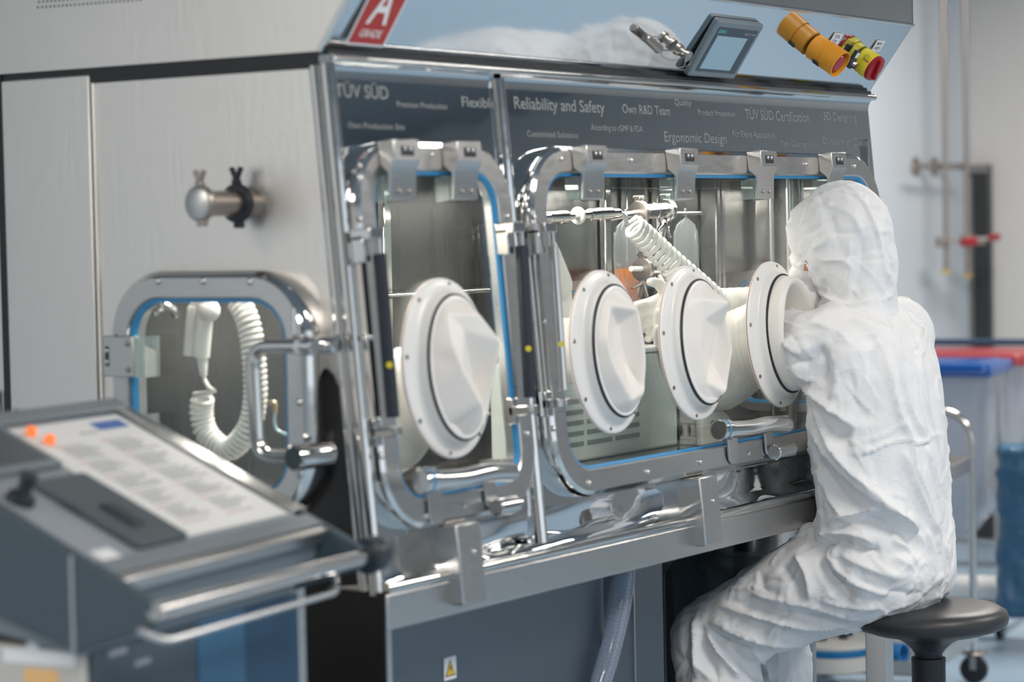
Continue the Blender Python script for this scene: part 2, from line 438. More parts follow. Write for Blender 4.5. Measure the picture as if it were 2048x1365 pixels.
# ---- framed windows
FPROF = [(0.0, 0.0), (0.0, 0.018), (0.003, 0.026), (0.010, 0.0305), (0.045, 0.0305), (0.048, 0.028), (0.048, 0.002)]
def window(win, M, name='window_frame', t=1.0, mat_='steel_brushed'):
    prof = [(a, b * t) for a, b in FPROF]
    loops = [rr(*win, n=10, z=b, inset=a) for a, b in prof]
    mb = MB(); n = len(loops[0])
    # outer wall polished, face brushed
    mb.loft(loops[:4], M, 'steel_polished', False, False); mb.loft(loops[3:], M, mat_, False, False)
    fr = mb.build(name, mat_, ISO, angle=28)
    g = [rr(*win, n=10, z=b, inset=a) for a, b in ((0.047, 0.0185), (0.047, 0.0265 * t), (0.052, 0.0265 * t), (0.0535, 0.024 * t), (0.0535, 0.0185))]
    MB().loft(g, M, cap0=False, cap1=False, ring=True).build('gasket', 'gasket_blue', fr, angle=60)
    a = rr(*win, n=10, z=0.008, inset=0.047); b = rr(*win, n=10, z=0.014, inset=0.047)
    MB().loft([a, b], M).build('glass_pane', 'pane_glass', fr, angle=30)
    return fr
def dome(u, v, w, r, M, parent, m='steel_tube', name='bolt'):
    pr = [(r, 0), (r, 0.25 * r), (r * 0.8, 0.62 * r), (r * 0.4, 0.85 * r), (0.0001, 0.9 * r)]
    return MB().lathe(pr, M @ Matrix.Translation((u, v, w)), n=12).build(name, m, parent)
F1 = window(W1, FM); F2 = window(W2, FM)
for px, py in ((1122, 318), (1262, 321), (1506, 326), (1611, 329), (1708, 333), (1068, 434), (1088, 644), (1107, 858), (1178, 967), (1295, 945), (1400, 925), (1497, 907), (1587, 890)):
    p = fl(px, py, 0.0305); dome(p.x, p.y, 0.0305, 0.0052, FM, F2)
for px, py in ((863, 310), (720, 438), (741, 675), (763, 913), (852, 1033), (928, 1013), (1014, 433), (1054, 868)):
    p = fl(px, py, 0.0305); dome(p.x, p.y, 0.0305, 0.0052, FM, F1)

# hinge clamps along the top of the frames
def hinge(xc, parent):
    mb = MB(); M = FM @ Matrix.Translation((xc, 0, 0))
    hw = 0.034
    prof = [(-0.128, 0.0305), (-0.128, 0.062), (-0.160, 0.062), (-0.176, 0.052), (-0.222, 0.046), (-0.222, 0.040), (-0.178, 0.045), (-0.165, 0.0305)]
    loops = [[(x_, v_, w_) for v_, w_ in prof] for x_ in (-hw, hw)]
    mb.loft(loops, M)
    h = mb.build('hinge_clamp', 'steel_brushed', parent, bevel=0.002, smooth=True, angle=25)
    b = MB().box(-0.016, 0.016, -0.154, -0.139, 0.0621, 0.0626, M).build('slot', 'dark_gap', h)
    for sx in (-0.007, 0.007): dome(xc + sx, -0.143, 0.0622, 0.0042, FM, h, 'steel_tube', 'rivet')
    for sx in (-0.013, 0.013): dome(xc + sx, -0.208, 0.0478, 0.0045, FM, h, 'pipe_steel', 'screw')
    MB().box(-hw - 0.004, hw - 0.004, -0.222, -0.182, 0.014, 0.0395, M).build('spacer_block', 'acrylic_edge', h)
    return h
for px in (1195, 1379, 1538, 1678):
    hinge(fl(px, 310, 0.062).x, ISO)
for px in (815, 940):
    hinge(fl(px, 305, 0.062).x, ISO)

# gas struts beside the panes
def strut(top, bot, dark, parent, r):
    a = fl(*top, 0.062); b = fl(*bot, 0.062)
    A = FM @ Vector((a.x, a.y, 0.062)); B = FM @ Vector((b.x, b.y, 0.062))
    s_ = MB().cyl(A, B, r, n=18, bev=0.001).build('gas_strut', 'strut_black' if dark else 'steel_tube', parent)
    up = (A - B).normalized()
    if dark or bot[0] < 1200: MB().cyl(B.lerp(A, .34) + Vector((-.7 * r, -.7 * r, -.004)), B.lerp(A, .34) + Vector((-.75 * r - .001, -.75 * r - .001, -.004)), .005, n=12).build('yellow_dot', 'switch_yellow', s_)
    MB().cyl(A, A + up * 0.035, r * 0.5).build('piston_rod', 'steel_tube', s_)
    mb = MB().box(a.x - 0.028, a.x + 0.008, a.y + 0.022, a.y + 0.040, 0.0305, 0.068, FM); mb.box(a.x - 0.028, a.x - 0.012, a.y - 0.012, a.y + 0.03, 0.0305, 0.055, FM)
    mb.build('upper_bracket', 'steel_tube', s_, bevel=0.002)
    mb = MB().box(b.x - 0.006, b.x + 0.022, b.y - 0.042, b.y + 0.002, 0.014, 0.030, FM); mb.box(b.x - 0.006, b.x + 0.012, b.y - 0.028, b.y - 0.012, 0.02, 0.070, FM)
    mb.build('lower_bracket', 'steel_tube', s_, bevel=0.002)
    return s_
strut((759, 508), (786, 836), True, ISO, 0.0105)
strut((1043, 492), (1060, 796), True, ISO, 0.0105)
strut((1106, 492), (1126, 782), False, ISO, 0.0085)
strut((1762, 478), (1782, 760), False, ISO, 0.0085)

# tube handles hanging across the lower frames
def handle(pa, pb, foot, foot2, parent):
    w = 0.075
    a = fl(*pa, w); b = fl(*pb, w)
    P = [FM @ Vector((a.x, a.y, w)), FM @ Vector(((a.x * 2 + b.x) / 3, a.y - 0.004, w + 0.006)), FM @ Vector(((a.x + 2 * b.x) / 3, (a.y + b.y) / 2 + 0.002, w + 0.008)), FM @ Vector((b.x, b.y, w + 0.004))]
    mb = MB().tube(smooth_path(P, 6), 0.0160, n=16)
    h = mb.build('grab_handle', 'steel_tube', parent, angle=50)
    c = MB()
    d_ = (P[0] - P[1]).normalized()
    c.cyl(P[0] - d_ * 0.006, P[0] + d_ * 0.024, 0.0195, 'steel_tube', 20, bev=0.002)
    c.cyl(P[0] + d_ * 0.009, P[0] + d_ * 0.013, 0.0200, 'gasket_blue', 20)
    c.build('end_collar', 'steel_tube', h)
    for (q, wd) in ((foot, 0.019), (foot2, 0.016)):
        f = fl(q[0], q[1], 0.04)
        g = rr(f.x - wd, f.x + wd, f.y - 0.032, f.y + 0.045, wd * 0.9, 5)
        M = FM
        mb = MB().loft([[(x, y, 0.032) for x, y, z in g], [(x, y, 0.037) for x, y, z in g]], M)
        mb.box(f.x - wd, f.x + wd, f.y + 0.030, f.y + 0.045, 0.030, w, M)
        mb.build('bracket_plate', 'steel_brushed', h, bevel=0.001)
    return h
HND1 = handle((862, 962), (1018, 945), (876, 1010), (985, 975), ISO)
HND2 = handle((1452, 860), (1568, 851), (1470, 895), (1542, 880), ISO)
p = fl(1540, 905, 0.0305)
mb = MB().cyl(FM @ Vector((p.x - 0.02, p.y, 0.050)), FM @ Vector((p.x + 0.045, p.y, 0.052)), 0.0155, n=24, bev=0.002)
kn = mb.build('lock_knob', 'steel_tube', ISO)
MB().cyl(FM @ Vector((p.x + 0.045, p.y, 0.052)), FM @ Vector((p.x + 0.062, p.y + 0.002, 0.053)), 0.006).build('pin', 'steel_tube', kn)
p = fl(972, 1018, 0.0305)
kn = MB().cyl(FM @ Vector((p.x, p.y, 0.050)), FM @ Vector((p.x + 0.055, p.y, 0.050)), 0.0150, n=24, bev=0.002).build('lock_knob', 'steel_tube', ISO)
MB().cyl(FM @ Vector((p.x + 0.055, p.y, 0.050)), FM @ Vector((p.x + 0.072, p.y + 0.002, 0.050)), 0.006).build('pin', 'steel_tube', kn)

# square bracket posts under the frames
for px, py in ((940, 1085), (1422, 1005)):
    p = fl(px, py, 0.05)
    o = MB().box(p.x - 0.033, p.x + 0.033, -0.865, -0.737, -0.02, 0.050, FM).build('bracket_post', 'steel_brushed', ISO, bevel=0.003)
    dome(p.x + 0.008, -0.785, 0.050, 0.004, FM, o)

# ---- glove ports
def port_M(xc, w=0.0): return FM @ Matrix.Translation((xc, -0.490, w)) @ Matrix.Diagonal((0.82, 1, 1, 1))
PORTS = [0.217, 0.700, 1.002, 1.333, 1.640]
def kx(r): return .87 if r < .130 else (.95 if r < .138 else 1.0)   # the collar is a narrower oval than its flange
def port(xc, parent):
    prof = [(0.098, -0.002), (0.106, -0.002), (0.106, 0.010), (0.1400, 0.0145), (0.1435, 0.016), (0.1455, 0.0175), (0.1455, 0.0188), (0.1440, 0.0190), (0.1440, 0.0200), (0.1455, 0.0205), (0.1450, 0.0225), (0.1420, 0.0240), (0.1360, 0.0255), (0.1280, 0.0275), (0.1240, 0.0320), (0.1220, 0.0390), (0.1200, 0.0425), (0.1150, 0.0435), (0.1150, 0.0485), (0.1120, 0.0500), (0.1040, 0.0500), (0.1010, 0.0460)]
    n = 64; M = port_M(xc)
    loops = [[(r * kx(r) * cos(2 * pi * j / n), r * sin(2 * pi * j / n), z) for j in range(n)] for r, z in prof]
    g = MB().loft(loops, M, cap0=False, cap1=False, ring=True).build('glove_port', 'white_port', parent, angle=50)
    t = [[((0.1442 + 0.0012 * cos(a)) * cos(2 * pi * j / n), (0.1442 + 0.0012 * cos(a)) * sin(2 * pi * j / n), 0.0195 + 0.0010 * sin(a)) for j in range(n)] for a in [2 * pi * i / 8 for i in range(8)]]
    MB().loft(t, M, cap0=False, cap1=False, ring=True).build('red_seal', 'seal_red', g)
    t = [[(.87 * (0.1165 + 0.0026 * cos(a)) * cos(2 * pi * j / n), (0.1165 + 0.0026 * cos(a)) * sin(2 * pi * j / n), 0.0455 + 0.0026 * sin(a)) for j in range(n)] for a in [2 * pi * i / 8 for i in range(8)]]
    MB().loft(t, M, cap0=False, cap1=False, ring=True).build('o_ring', 'black_rubber', g)
    for k in range(8):
        a = radians(80 + 45 * k)
        q = Vector((0.1365 * 0.82 * cos(a), 0.1365 * sin(a)))
        MB().lathe([(0.0042, 0), (0.0042, 0.0010), (0.003, 0.0012)], FM @ Matrix.Translation((xc + q.x, -0.49 + q.y, 0.0245)), n=10).build('bolt', 'pipe_steel', g)
    return g

def tent_surface(xc, pts, edges, parent, R0=0.1125, w0=0.047, smooth_it=1):
    """crumpled sleeve bulging out of the port: folds given by a few points and ridge lines, then softened"""
    NR, NT = 34, 96
    V = [Vector((p[0], p[1])) for p in pts]; H = [p[2] for p in pts]
    nb = 28; k0 = len(V)
    for i in range(nb):
        a = 2 * pi * i / nb; V.append(Vector((R0 * 0.713 * cos(a), R0 * sin(a)))); H.append(w0)
    ed = list(edges) + [(k0 + i, k0 + (i + 1) % nb) for i in range(nb)]
    ov, oe, of, mv, _, _ = geometry.delaunay_2d_cdt(V, ed, [], 0, 1e-6)
    HH = []
    for i, v in enumerate(ov):
        src = mv[i]
        HH.append(H[src[0]] if src else w0)
    tris = [f for f in of if len(f) == 3]
    def samp(x, y):
        for f in tris:
            a, b, c = (ov[i] for i in f)
            d = (b.y - c.y) * (a.x - c.x) + (c.x - b.x) * (a.y - c.y)
            if abs(d) < 1e-12: continue
            l1 = ((b.y - c.y) * (x - c.x) + (c.x - b.x) * (y - c.y)) / d
            l2 = ((c.y - a.y) * (x - c.x) + (a.x - c.x) * (y - c.y)) / d
            l3 = 1 - l1 - l2
            if min(l1, l2, l3) > -1e-4: return l1 * HH[f[0]] + l2 * HH[f[1]] + l3 * HH[f[2]]
        return w0
    grid = []
    for i in range(NR):
        t = 1 - i / NR
        row = []
        for j in range(NT):
            a = 2 * pi * j / NT; x, y = R0 * t * 0.713 * cos(a), R0 * t * sin(a)
            row.append([x, y, samp(x * 0.995, y * 0.995)])
        grid.append(row)
    for _ in range(smooth_it):
        new = [[r[2] for r in row] for row in grid]
        for i in range(1, NR - 1):
            for j in range(NT):
                new[i][j] = (grid[i][j][2] * 2 + grid[i - 1][j][2] + grid[i + 1][j][2] + grid[i][j - 1][2] + grid[i][(j + 1) % NT][2]) / 6
        for i in range(1, NR - 1):
            for j in range(NT): grid[i][j][2] = new[i][j]
    cen = sum(r[2] for r in grid[-1]) / NT
    for r in grid[-1]: r[2] = r[2] * 0.5 + cen * 0.5
    # bulge: a rubber sleeve leaves the collar nearly straight out
    for i in range(NR):
        t = 1 - i / NR
        for r in grid[i]:
            h = r[2] - w0
            if h > 0: r[2] = w0 + h * 1.12
            if i < NR: r[2] = max(r[2], .020)
    loops = [[tuple(p) for p in row] for row in grid]
    M = FM @ Matrix.Translation((xc, -0.49, 0))
    st = [[(R0 * 0.713 * cos(2 * pi * j / NT), R0 * sin(2 * pi * j / NT), 0.043) for j in range(NT)]]
    return MB().loft(st + loops, M, cap0=False).build('glove_sleeve', 'white_rubber', parent, angle=180)

def cp(xc, px, py, u):
    """fold point: pixel plus its offset u along the machine -> local (u, v, out)"""
    q = FI @ atx(px, py, xc + u)
    return (u, q.y + 0.49, q.z)
P_ = [port(x, ISO) for i, x in enumerate(PORTS)]
def sleeve(i, raw, edges, **k):
    return tent_surface(PORTS[i], [cp(PORTS[i], *r) for r in raw], edges, P_[i], **k)
sleeve(0, [(893, 628, -.045), (903, 690, -.060), (922, 738, -.050), (945, 770, .044), (960, 806, -.015), (995, 838, .050), (998, 685, .055), (958, 632, .02), (905, 860, -.03), (925, 660, -.01)],
       [(0, 1), (1, 2), (2, 4), (4, 5), (6, 3), (5, 6), (0, 7), (3, 4)])
sleeve(1, [(1219, 612, -.045), (1213, 680, -.072), (1222, 722, -.065), (1250, 762, .035), (1276, 622, .042), (1234, 650, .025), (1242, 702, .028), (1288, 700, .050), (1287, 785, .036), (1262, 800, -.02), (1236, 752, -.055)],
       [(0, 1), (1, 2), (2, 10), (10, 9), (9, 8), (0, 4), (4, 6), (6, 8), (5, 6), (4, 7), (7, 8)])
sleeve(2, [(1400, 600, -.03), (1456, 606, .040), (1450, 640, .050), (1400, 688, -.045), (1420, 726, .034), (1463, 700, .055), (1453, 785, .035), (1412, 765, -.03), (1408, 640, -.02)],
       [(0, 1), (1, 5), (1, 2), (3, 4), (4, 6), (3, 7), (5, 6), (0, 3), (2, 4)])
def arm_sleeve(i):
    """sleeve in use: rolls over the collar and runs in around the arm"""
    n = 72; loops = []
    for k, (r, w, dv) in enumerate([(.1125, .043, 0), (.114, .052, 0), (.1125, .066, 0), (.106, .076, 0), (.098, .076, 0), (.090, .064, 0), (.082, .04, 0), (.074, -.03, -.004), (.066, -.09, -.01)]):
        loops.append([((r + .0035 * sin(5 * a + k) * (1 if k > 1 else 0)) * .74 * cos(a), (r + .004 * sin(3 * a + k * .7) * (1 if k > 1 else 0)) * sin(a) + dv, w) for a in [2 * pi * j / n for j in range(n)]])
    return MB().loft(loops, FM @ Matrix.Translation((PORTS[i], -.49, 0)), cap0=False, cap1=False).build('glove_sleeve', 'white_rubber', P_[i], angle=180)
arm_sleeve(3); arm_sleeve(4)

# ---- hood above the waist
HH = 0.154
XL = -0.002
def HP(x, h, w=0.0): return HM @ Vector((x, h, w))
zt = 1.8425; yt = -0.10626
hood = MB()
hood.add([(XL, 0, ZW + .014), (XE + .01, 0, ZW + .014), (XE + .01, yt, zt), (XL, yt, zt)], [(0, 1, 2, 3)])
hood.build('hood_face', 'steel_canopy', ISO)
MB().add([(XL, yt, zt), (XE + .01, yt, zt), (XE + .01, yt, 2.25), (XL, yt, 2.25)], [(0, 1, 2, 3)]).build('hood_front', 'steel_polished', ISO)
MB().cyl((XL, yt, zt), (XE + .01, yt, zt), 0.004, n=12).build('hood_edge', 'steel_polished', ISO)
mb = MB().loft([[(x, 0.0, ZW + .014), (x, yt, zt), (x, yt, 2.25), (x, 0.95, 2.25), (x, 0.95, ZW + .014)] for x in (XL, XL + 0.003)])
mb.build('hood_side', 'steel_side', ISO)
MB().tube([(XL - .002, 0.004, ZW + .014), (XL - .002, yt + .004, zt), (XL - .002, yt + .004, 2.25)], 0.006, n=10).build('hood_corner_bead', 'steel_polished', ISO)
mb = MB().loft([[(x, 0.0, ZW + .014), (x, yt, zt), (x, yt, 2.25), (x, 0.95, 2.25), (x, 0.95, ZW + .014)] for x in (XE + .007, XE + .01)])
mb.build('hood_side', 'steel_side', ISO)
MB().box(XL, XE + .01, yt, .95, 2.245, 2.25).build('hood_top', 'steel_side', ISO)
def ventdots():
    mb = MB()
    for r_, y0_ in ((0, 15), (1, 4)):
        for i in range(26):
            px = 78 + i * 8.2 + r_ * 2; p = sl(px, y0_ - i * (0.62 if r_ == 0 else 0.62), 0.0)
            mb.box(p.x - .0015, p.x + .0015, p.y - .0018, p.y + .0018, 0.0021, 0.0026, SM)
    return mb.build('vent_slots', 'dark_gap', ISO)
ventdots()

# touch screen on the hood
a = hl(1440, 40, .012); b = hl(1531, 50, .012); c = hl(1375, 153, .012)
x0_, x1_, h0_, h1_ = a.x - .002, b.x, c.y, a.y
mb = MB().loft([rr(x0_, x1_, h0_, h1_, .006, 4, z) for z in (0, .009)] + [rr(x0_, x1_, h0_, h1_, .006, 4, .012, .004)], HM)
HMI = mb.build('touch_panel', 'hmi_grey', ISO, bevel=0)
MB().loft([rr(x0_, x1_, h0_, h1_, .004, 3, z, .014) for z in (.0118, .0128)], HM).build('bezel', 'hmi_dark', HMI)
MB().box(x0_ + .024, x1_ - .040, h0_ + .020, h1_ - .032, .0129, .0132, HM).build('screen', 'hmi_screen', HMI)
vs, fs = text_verts('SIEMENS', .030, .007); MB().add(vs, fs, HM @ Matrix.Translation((x0_ + .018, h1_ - .026, .0131))).build('lettering', 'logo_teal', HMI)
vs, fs = text_verts('SIMATIC HMI', .040, .004); MB().add(vs, fs, HM @ Matrix.Translation((x1_ - .060, h1_ - .025, .0131))).build('lettering', 'ink_grey', HMI)

# total stop: long yellow shroud with the red mushroom button inside
p = hl(1628, 92, .0); cx_, ch_ = p.x, p.y
M = HM @ Matrix.Translation((cx_, ch_, 0))
STOP = MB().lathe([(.0255, 0), (.0275, .002), (.0275, .030), (.0262, .031), (.0262, .033), (.0285, .034), (.0290, .072), (.0268, .072), (.0255, .040), (.0001, .040)], M, n=40).build('stop_button', 'button_yellow', ISO)
MB().lathe([(.0155, .040), (.0155, .048), (.0195, .052), (.0200, .064), (.016, .069), (.0001, .0705)], M, n=32).build('red_button', 'button_red', STOP)
MB().box(-.0295, -.0270, -.006, .006, .022, .038, M @ Matrix.Rotation(.9, 4, 'Z')).build('clip', 'text_black', STOP)
# main switch
p = hl(1722, 118, .0); M = HM @ Matrix.Translation((p.x, p.y, 0))
SWI = MB().lathe([(.027, 0), (.0275, .002), (.0275, .014), (.0265, .016), (.0290, .017), (.0290, .030), (.027, .033), (.0001, .033)], M, n=32).build('main_switch', 'switch_yellow', ISO)
MB().box(-.030, -.016, .010, .024, .017, .031, M).build('lug', 'switch_yellow', SWI, bevel=.002)
MB().lathe([(.0275, .033), (.0285, .035), (.0275, .042), (.0001, .042)], M, n=32).build('red_dial', 'button_red', SWI)
MB().box(-.0045, .0045, -.024, .024, .042, .050, M @ Matrix.Rotation(.35, 4, 'Z')).build('knob_bar', 'button_red', SWI, bevel=.002)
MB().box(-.012, -.006, .020, .0278, .018, .0305, M @ Matrix.Rotation(.9, 4, 'Z')).build('slot', 'button_red', SWI)
# key lock
p = hl(1699, 122, .0); M = HM @ Matrix.Translation((p.x - .006, p.y, 0))
KEY = MB().lathe([(.0125, 0), (.0125, .012), (.010, .014), (.0001, .014)], M, n=24).build('key_lock', 'text_black', ISO)
MB().lathe([(.0075, .014), (.0075, .022), (.0001, .022)], M, n=20).build('key_barrel', 'steel_tube', KEY)
MB().box(-.009, .009, .010, .030, .004, .012, M).build('label_holder', 'text_black', KEY, bevel=.001)
MB().box(-.0065, .0065, .014, .0265, .0121, .0124, M).build('label', 'sticker_white', KEY)
for (q, l1, l2) in (((1672, 78), 'TOTAL', 'STOP'), ((1757, 92), 'MAIN', 'SWITCH')):
    p = hl(*q, .001); M = HM @ Matrix.Translation((p.x, p.y, 0))
    pl = MB().box(-.0185, .0185, -.013, .013, 0, .0012, M).build('name_plate', 'sticker_white', ISO)
    mb = MB()
    for t_, dy in ((l1, .002), (l2, -.0095)):
        vs, fs = text_verts(t_, .024 if len(t_) > 4 else .020, .0075); mb.add(vs, fs, M @ Matrix.Translation((-.012, dy, .0014)))
    mb.build('lettering', 'text_black', pl)

# chained plug on the hood
p = hl(1354, 97, 0.0); M = HM @ Matrix.Translation((p.x, p.y, 0))
PLG = MB().lathe([(.012, 0), (.012, .008), (.008, .010), (.008, .022), (.011, .024), (.011, .030), (.0001, .030)], M, n=20).build('test_port', 'pipe_steel', ISO)
q0 = hl(1290, 74, .011); q1 = hl(1320, 100, .016)
A = HM @ Vector((q0.x, q0.y, .011)); B = HM @ Vector((q1.x, q1.y, .016))
MB().cyl(A, B, .0085, n=20, bev=.003).build('plug', 'pipe_steel', PLG)
D = HM @ Vector((p.x, p.y, .025))
mb = MB().tube([B, (B + D) / 2 + Vector((0, 0, .004)), D], .0012, n=6)
def beads(P, mb):
    P = smooth_path(P, 14)
    d = 0; last = P[0]
    for a_ in P:
        if (a_ - last).length > .0036: mb.sphere(a_, .0018, n=6); last = a_
beads([B, B + Vector((.01, 0, -.012)), (B + D) / 2 + Vector((0, 0, -.014)), D], mb)
e = HM @ Vector((hl(1352, 137, .02).x, hl(1352, 137, .02).y, .02))
beads([D, D + Vector((-.012, 0, -.02)), e, D + Vector((.014, 0, -.015)), D], mb)
mb.build('ball_chain', 'steel_tube', PLG)

# grade sticker
x0_, x1_ = .030, .127; h0_ = hl(690, 88).y; h1_ = h0_ + .140
STK = MB().loft([rr(x0_, x1_, h0_, h1_, .004, 3, z) for z in (.0004, .0010)], HM).build('grade_sticker', 'sticker_white', ISO)
MB().loft([rr(x0_ + .004, x1_ - .004, h0_ + .004, h1_ - .004, .002, 3, z) for z in (.0010, .0013)], HM).build('red_field', 'sticker_red', STK)
mb = MB()
vs, fs = text_verts('A', .052, .072); mb.add(vs, fs, HM @ Matrix.Translation((x0_ + .0225, h0_ + .040, .0016)))
vs, fs = text_verts('GRADE', .054, .013); mb.add(vs, fs, HM @ Matrix.Translation((x0_ + .0215, h0_ + .016, .0016)))
mb.build('lettering', 'text_white', STK)

# etched words on the front panel
TXT = [('TÜV SÜD', 672, 778, 180, 26), ('Premium Production', 795, 895, 208, 12), ('Flexible', 925, 992, 203, 20), ('Own Production Site', 697, 810, 250, 12),
       ('Reliability and Safety', 1030, 1210, 205, 24), ('Customized Solutions', 1055, 1157, 267, 12), ('According to cGMP & FDA', 1183, 1286, 254, 12),
       ('Own R&D Team', 1246, 1341, 217, 18), ('Quality', 1350, 1384, 204, 12), ('Product Protection', 1397, 1470, 224, 11), ('Ergonomic Design', 1330, 1454, 273, 20),
       ('TÜV SÜD Certification', 1491, 1619, 228, 20), ('For Every Application', 1466, 1551, 267, 13), ('Total Customer Care', 1563, 1634, 287, 11),
       ('3D Designing', 1648, 1714, 232, 16), ('Durable High Quality', 1647, 1735, 282, 14)]
for part, lo, hi in [('lettering', i_, i_ + 1) for i_ in range(len(TXT))]:
    mb = MB()
    for t_, a_, b_, py, ch in TXT[lo:hi]:
        q0 = fl(a_, py + ch / 2, .001); q1 = fl(b_, py + ch / 2, .001); q2 = fl(a_, py - ch / 2, .001)
        vs, fs = text_verts(t_, q1.x - q0.x, q2.y - q0.y)
        mb.add(vs, fs, FM @ Matrix.Translation((q0.x, q0.y, .0003)))
    mb.build(part, 'text_etched', ISO)

# ---- left side of the machine
YS = 0.483
u_l, u_r = sl(215, 690, .043).x, sl(617, 750, .043).x
z_t = sl(400, 541, .043).y
W3 = (u_l, u_r, 0.972, z_t, 0.112)
def sidepanel():
    outer = [(x, y, 0) for x, y, z in rr(-YS, 0.0, 0.845, ZW - .012, .006, 8)]
    outer = [((x + K * (ZW - y)) if x > -.05 else x, y, 0) for x, y, z in outer]
    inner = rr(*W3, inset=.02, n=8)
    return ring_sheet(outer, inner, SM).build('side_panel', 'steel_side', ISO)
sidepanel()
MB().box(0.0, .01, YS + .014, .95, 0.845, ZW + .003).build('side_panel', 'steel_side', ISO, bevel=.003)
MB().box(0.004, .02, YS, YS + .014, 0.845, ZW).build('seam', 'dark_gap', ISO)
MB().tube([(-.001, YS + .002, .85), (-.001, YS + .002, ZW - .012)], .0045, n=8).build('seam_bead', 'steel_side', ISO)
MB().box(0.003, .02, 0, .95, ZW - .012, ZW + .016).build('seam', 'dark_gap', ISO)
MB().box(-.001, .05, .70, .715, .845, 2.2).build('seam', 'dark_gap', ISO)
def window3():
    sc_ = .043 / .0305
    prof = [(0.0, 0.0), (0.0, 0.026), (0.004, 0.036), (0.012, 0.043), (0.042, 0.043), (0.045, 0.040), (0.045, 0.002)]
    loops = [rr(*W3, n=12, z=b, inset=a) for a, b in prof]
    mb = MB(); mb.loft(loops[:4], SM, 'steel_polished', False, False); mb.loft(loops[3:], SM, 'steel_brushed', False, False)
    fr = mb.build('window_frame', 'steel_brushed', ISO, angle=28)
    g = [rr(*W3, n=10, z=b, inset=a) for a, b in ((0.043, 0.026), (0.043, 0.038), (0.050, 0.038), (0.0515, 0.034), (0.0515, 0.026))]
    MB().loft(g, SM, cap0=False, cap1=False, ring=True).build('gasket', 'gasket_blue', fr, angle=60)
    MB().loft([rr(*W3, n=10, z=.016, inset=.044), rr(*W3, n=10, z=.022, inset=.044)], SM).build('glass_pane', 'pane_glass', fr, angle=30)
    return fr
F3 = window3()
for px, py in ((317, 563), (407, 563), (500, 564), (599, 805), (600, 950), (234, 676)):
    p = sl(px, py, .043); dome(p.x, p.y, .043, .006, SM, F3)
for py in (713, 868):
    p = sl(250, py, .05); M = SM @ Matrix.Translation((p.x, p.y, 0))
    h = MB().box(-.040, .028, -.033, .033, .043, .060, M).build('hinge_plate', 'steel_brushed', ISO, bevel=.002)
    MB().box(.028, .050, -.033, .033, .022, .058, M).build('spacer_block', 'acrylic_edge', h)
    for sy in (-.021, .021): dome(p.x + .016, p.y + sy, .060, .005, SM, h, 'pipe_steel', 'screw')
    MB().box(-.034, -.026, -.016, .016, .060, .0605, M).build('slot', 'dark_gap', h)
    for sy in (-.009, .009): dome(p.x - .030, p.y + sy, .0602, .0042, SM, h, 'steel_tube', 'rivet')
# bent handle of the side door
w = .115
a = sl(600, 693, w); b = sl(500, 693, w); c = sl(512, 915, w); d = sl(590, 915, w)
P = [SM @ Vector((q.x, q.y, w)) for q in (a, b, c, d)]
P[1] = SM @ Vector((b.x + .004, b.y, w)); P[2] = SM @ Vector((b.x + .010, c.y, w))
H3 = MB().tube(fillet(P, .035, 8), .0115, n=16).build('grab_handle', 'steel_tube', ISO, angle=60)
MB().cyl(P[0] - Vector((0, .004, 0)) , P[0] + Vector((0, -.03, 0)), .014, n=20, bev=.002).build('end_collar', 'steel_tube', H3)
q = SM @ Vector((a.x + .006, a.y, .043)); MB().cyl(q, SM @ Vector((a.x + .006, a.y, w + .012)), .013, n=20, bev=.003).build('standoff', 'steel_polished', H3)
q = SM @ Vector((d.x + .006, d.y, .043)); MB().cyl(q, SM @ Vector((d.x + .006, d.y, w + .012)), .020, n=24, bev=.003).build('standoff', 'steel_polished', H3)
p = sl(615, 690, .07); A = SM @ Vector((p.x - .03, p.y, .060)); B = SM @ Vector((p.x + .050, p.y, .060))
lt = MB().cyl(A, B, .0135, n=24, bev=.003).build('latch_bolt', 'steel_polished', ISO)
MB().cyl(A + Vector((0, .004, 0)), A + Vector((0, .004, .055)), .0035, n=10).build('latch_pin', 'steel_tube', lt)

# sampling port with clamps on the side panel
p = sl(520, 406, .0); y_, z_ = p.x, p.y
def clampring(mb_name, parent, M, r, m):
    c = MB().lathe([(r * .8, -.008), (r, -.006), (r * 1.06, 0), (r, .006), (r * .8, .008)], M, n=28)
    c.box(-.006, .006, r * .95, r * 1.25, -.006, .006, M); c.box(-.004, .010, -r * 1.3, -r * .95, -.006, .006, M)
    for s_ in (-1, 1):
        R_ = M @ Matrix.Translation((0, r * 1.2, 0)) @ Matrix.Rotation(s_ * .45, 4, 'Z')
        c.box(-.0032, .0032, 0, r * .75, -.004, .004, R_)
    return c.build(mb_name, m, parent, bevel=.0012)
M = SM @ Matrix.Translation((sl(496, 408, .0).x, z_, 0))
PORT = MB().lathe([(.024, 0), (.024, .018), (.020, .020), (.020, .105), (.028, .108), (.028, .113)], M, n=32).build('sampling_port', 'pipe_steel', ISO)
clampring('clamp_ring', PORT, M @ Matrix.Translation((0, 0, .026)), .030, 'black_rubber')
clampring('clamp_ring', PORT, M @ Matrix.Translation((0, 0, .112)), .027, 'pipe_steel')
MB().lathe([(.0245, .113), (.0245, .120), (.022, .1215), (.0001, .1215)], M, n=32).build('blank_cap', 'steel_brushed', PORT)

# dark reflection laid on as a black sheet, low on the side, between the door frame and the corner
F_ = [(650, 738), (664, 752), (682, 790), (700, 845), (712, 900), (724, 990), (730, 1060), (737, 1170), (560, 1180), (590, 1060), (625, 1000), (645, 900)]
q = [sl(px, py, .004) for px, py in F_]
MB().loft([[(p.x, p.y, .001) for p in q], [(p.x, p.y, .004) for p in q]], SM).build('dark_reflection', 'shade_black', ISO)
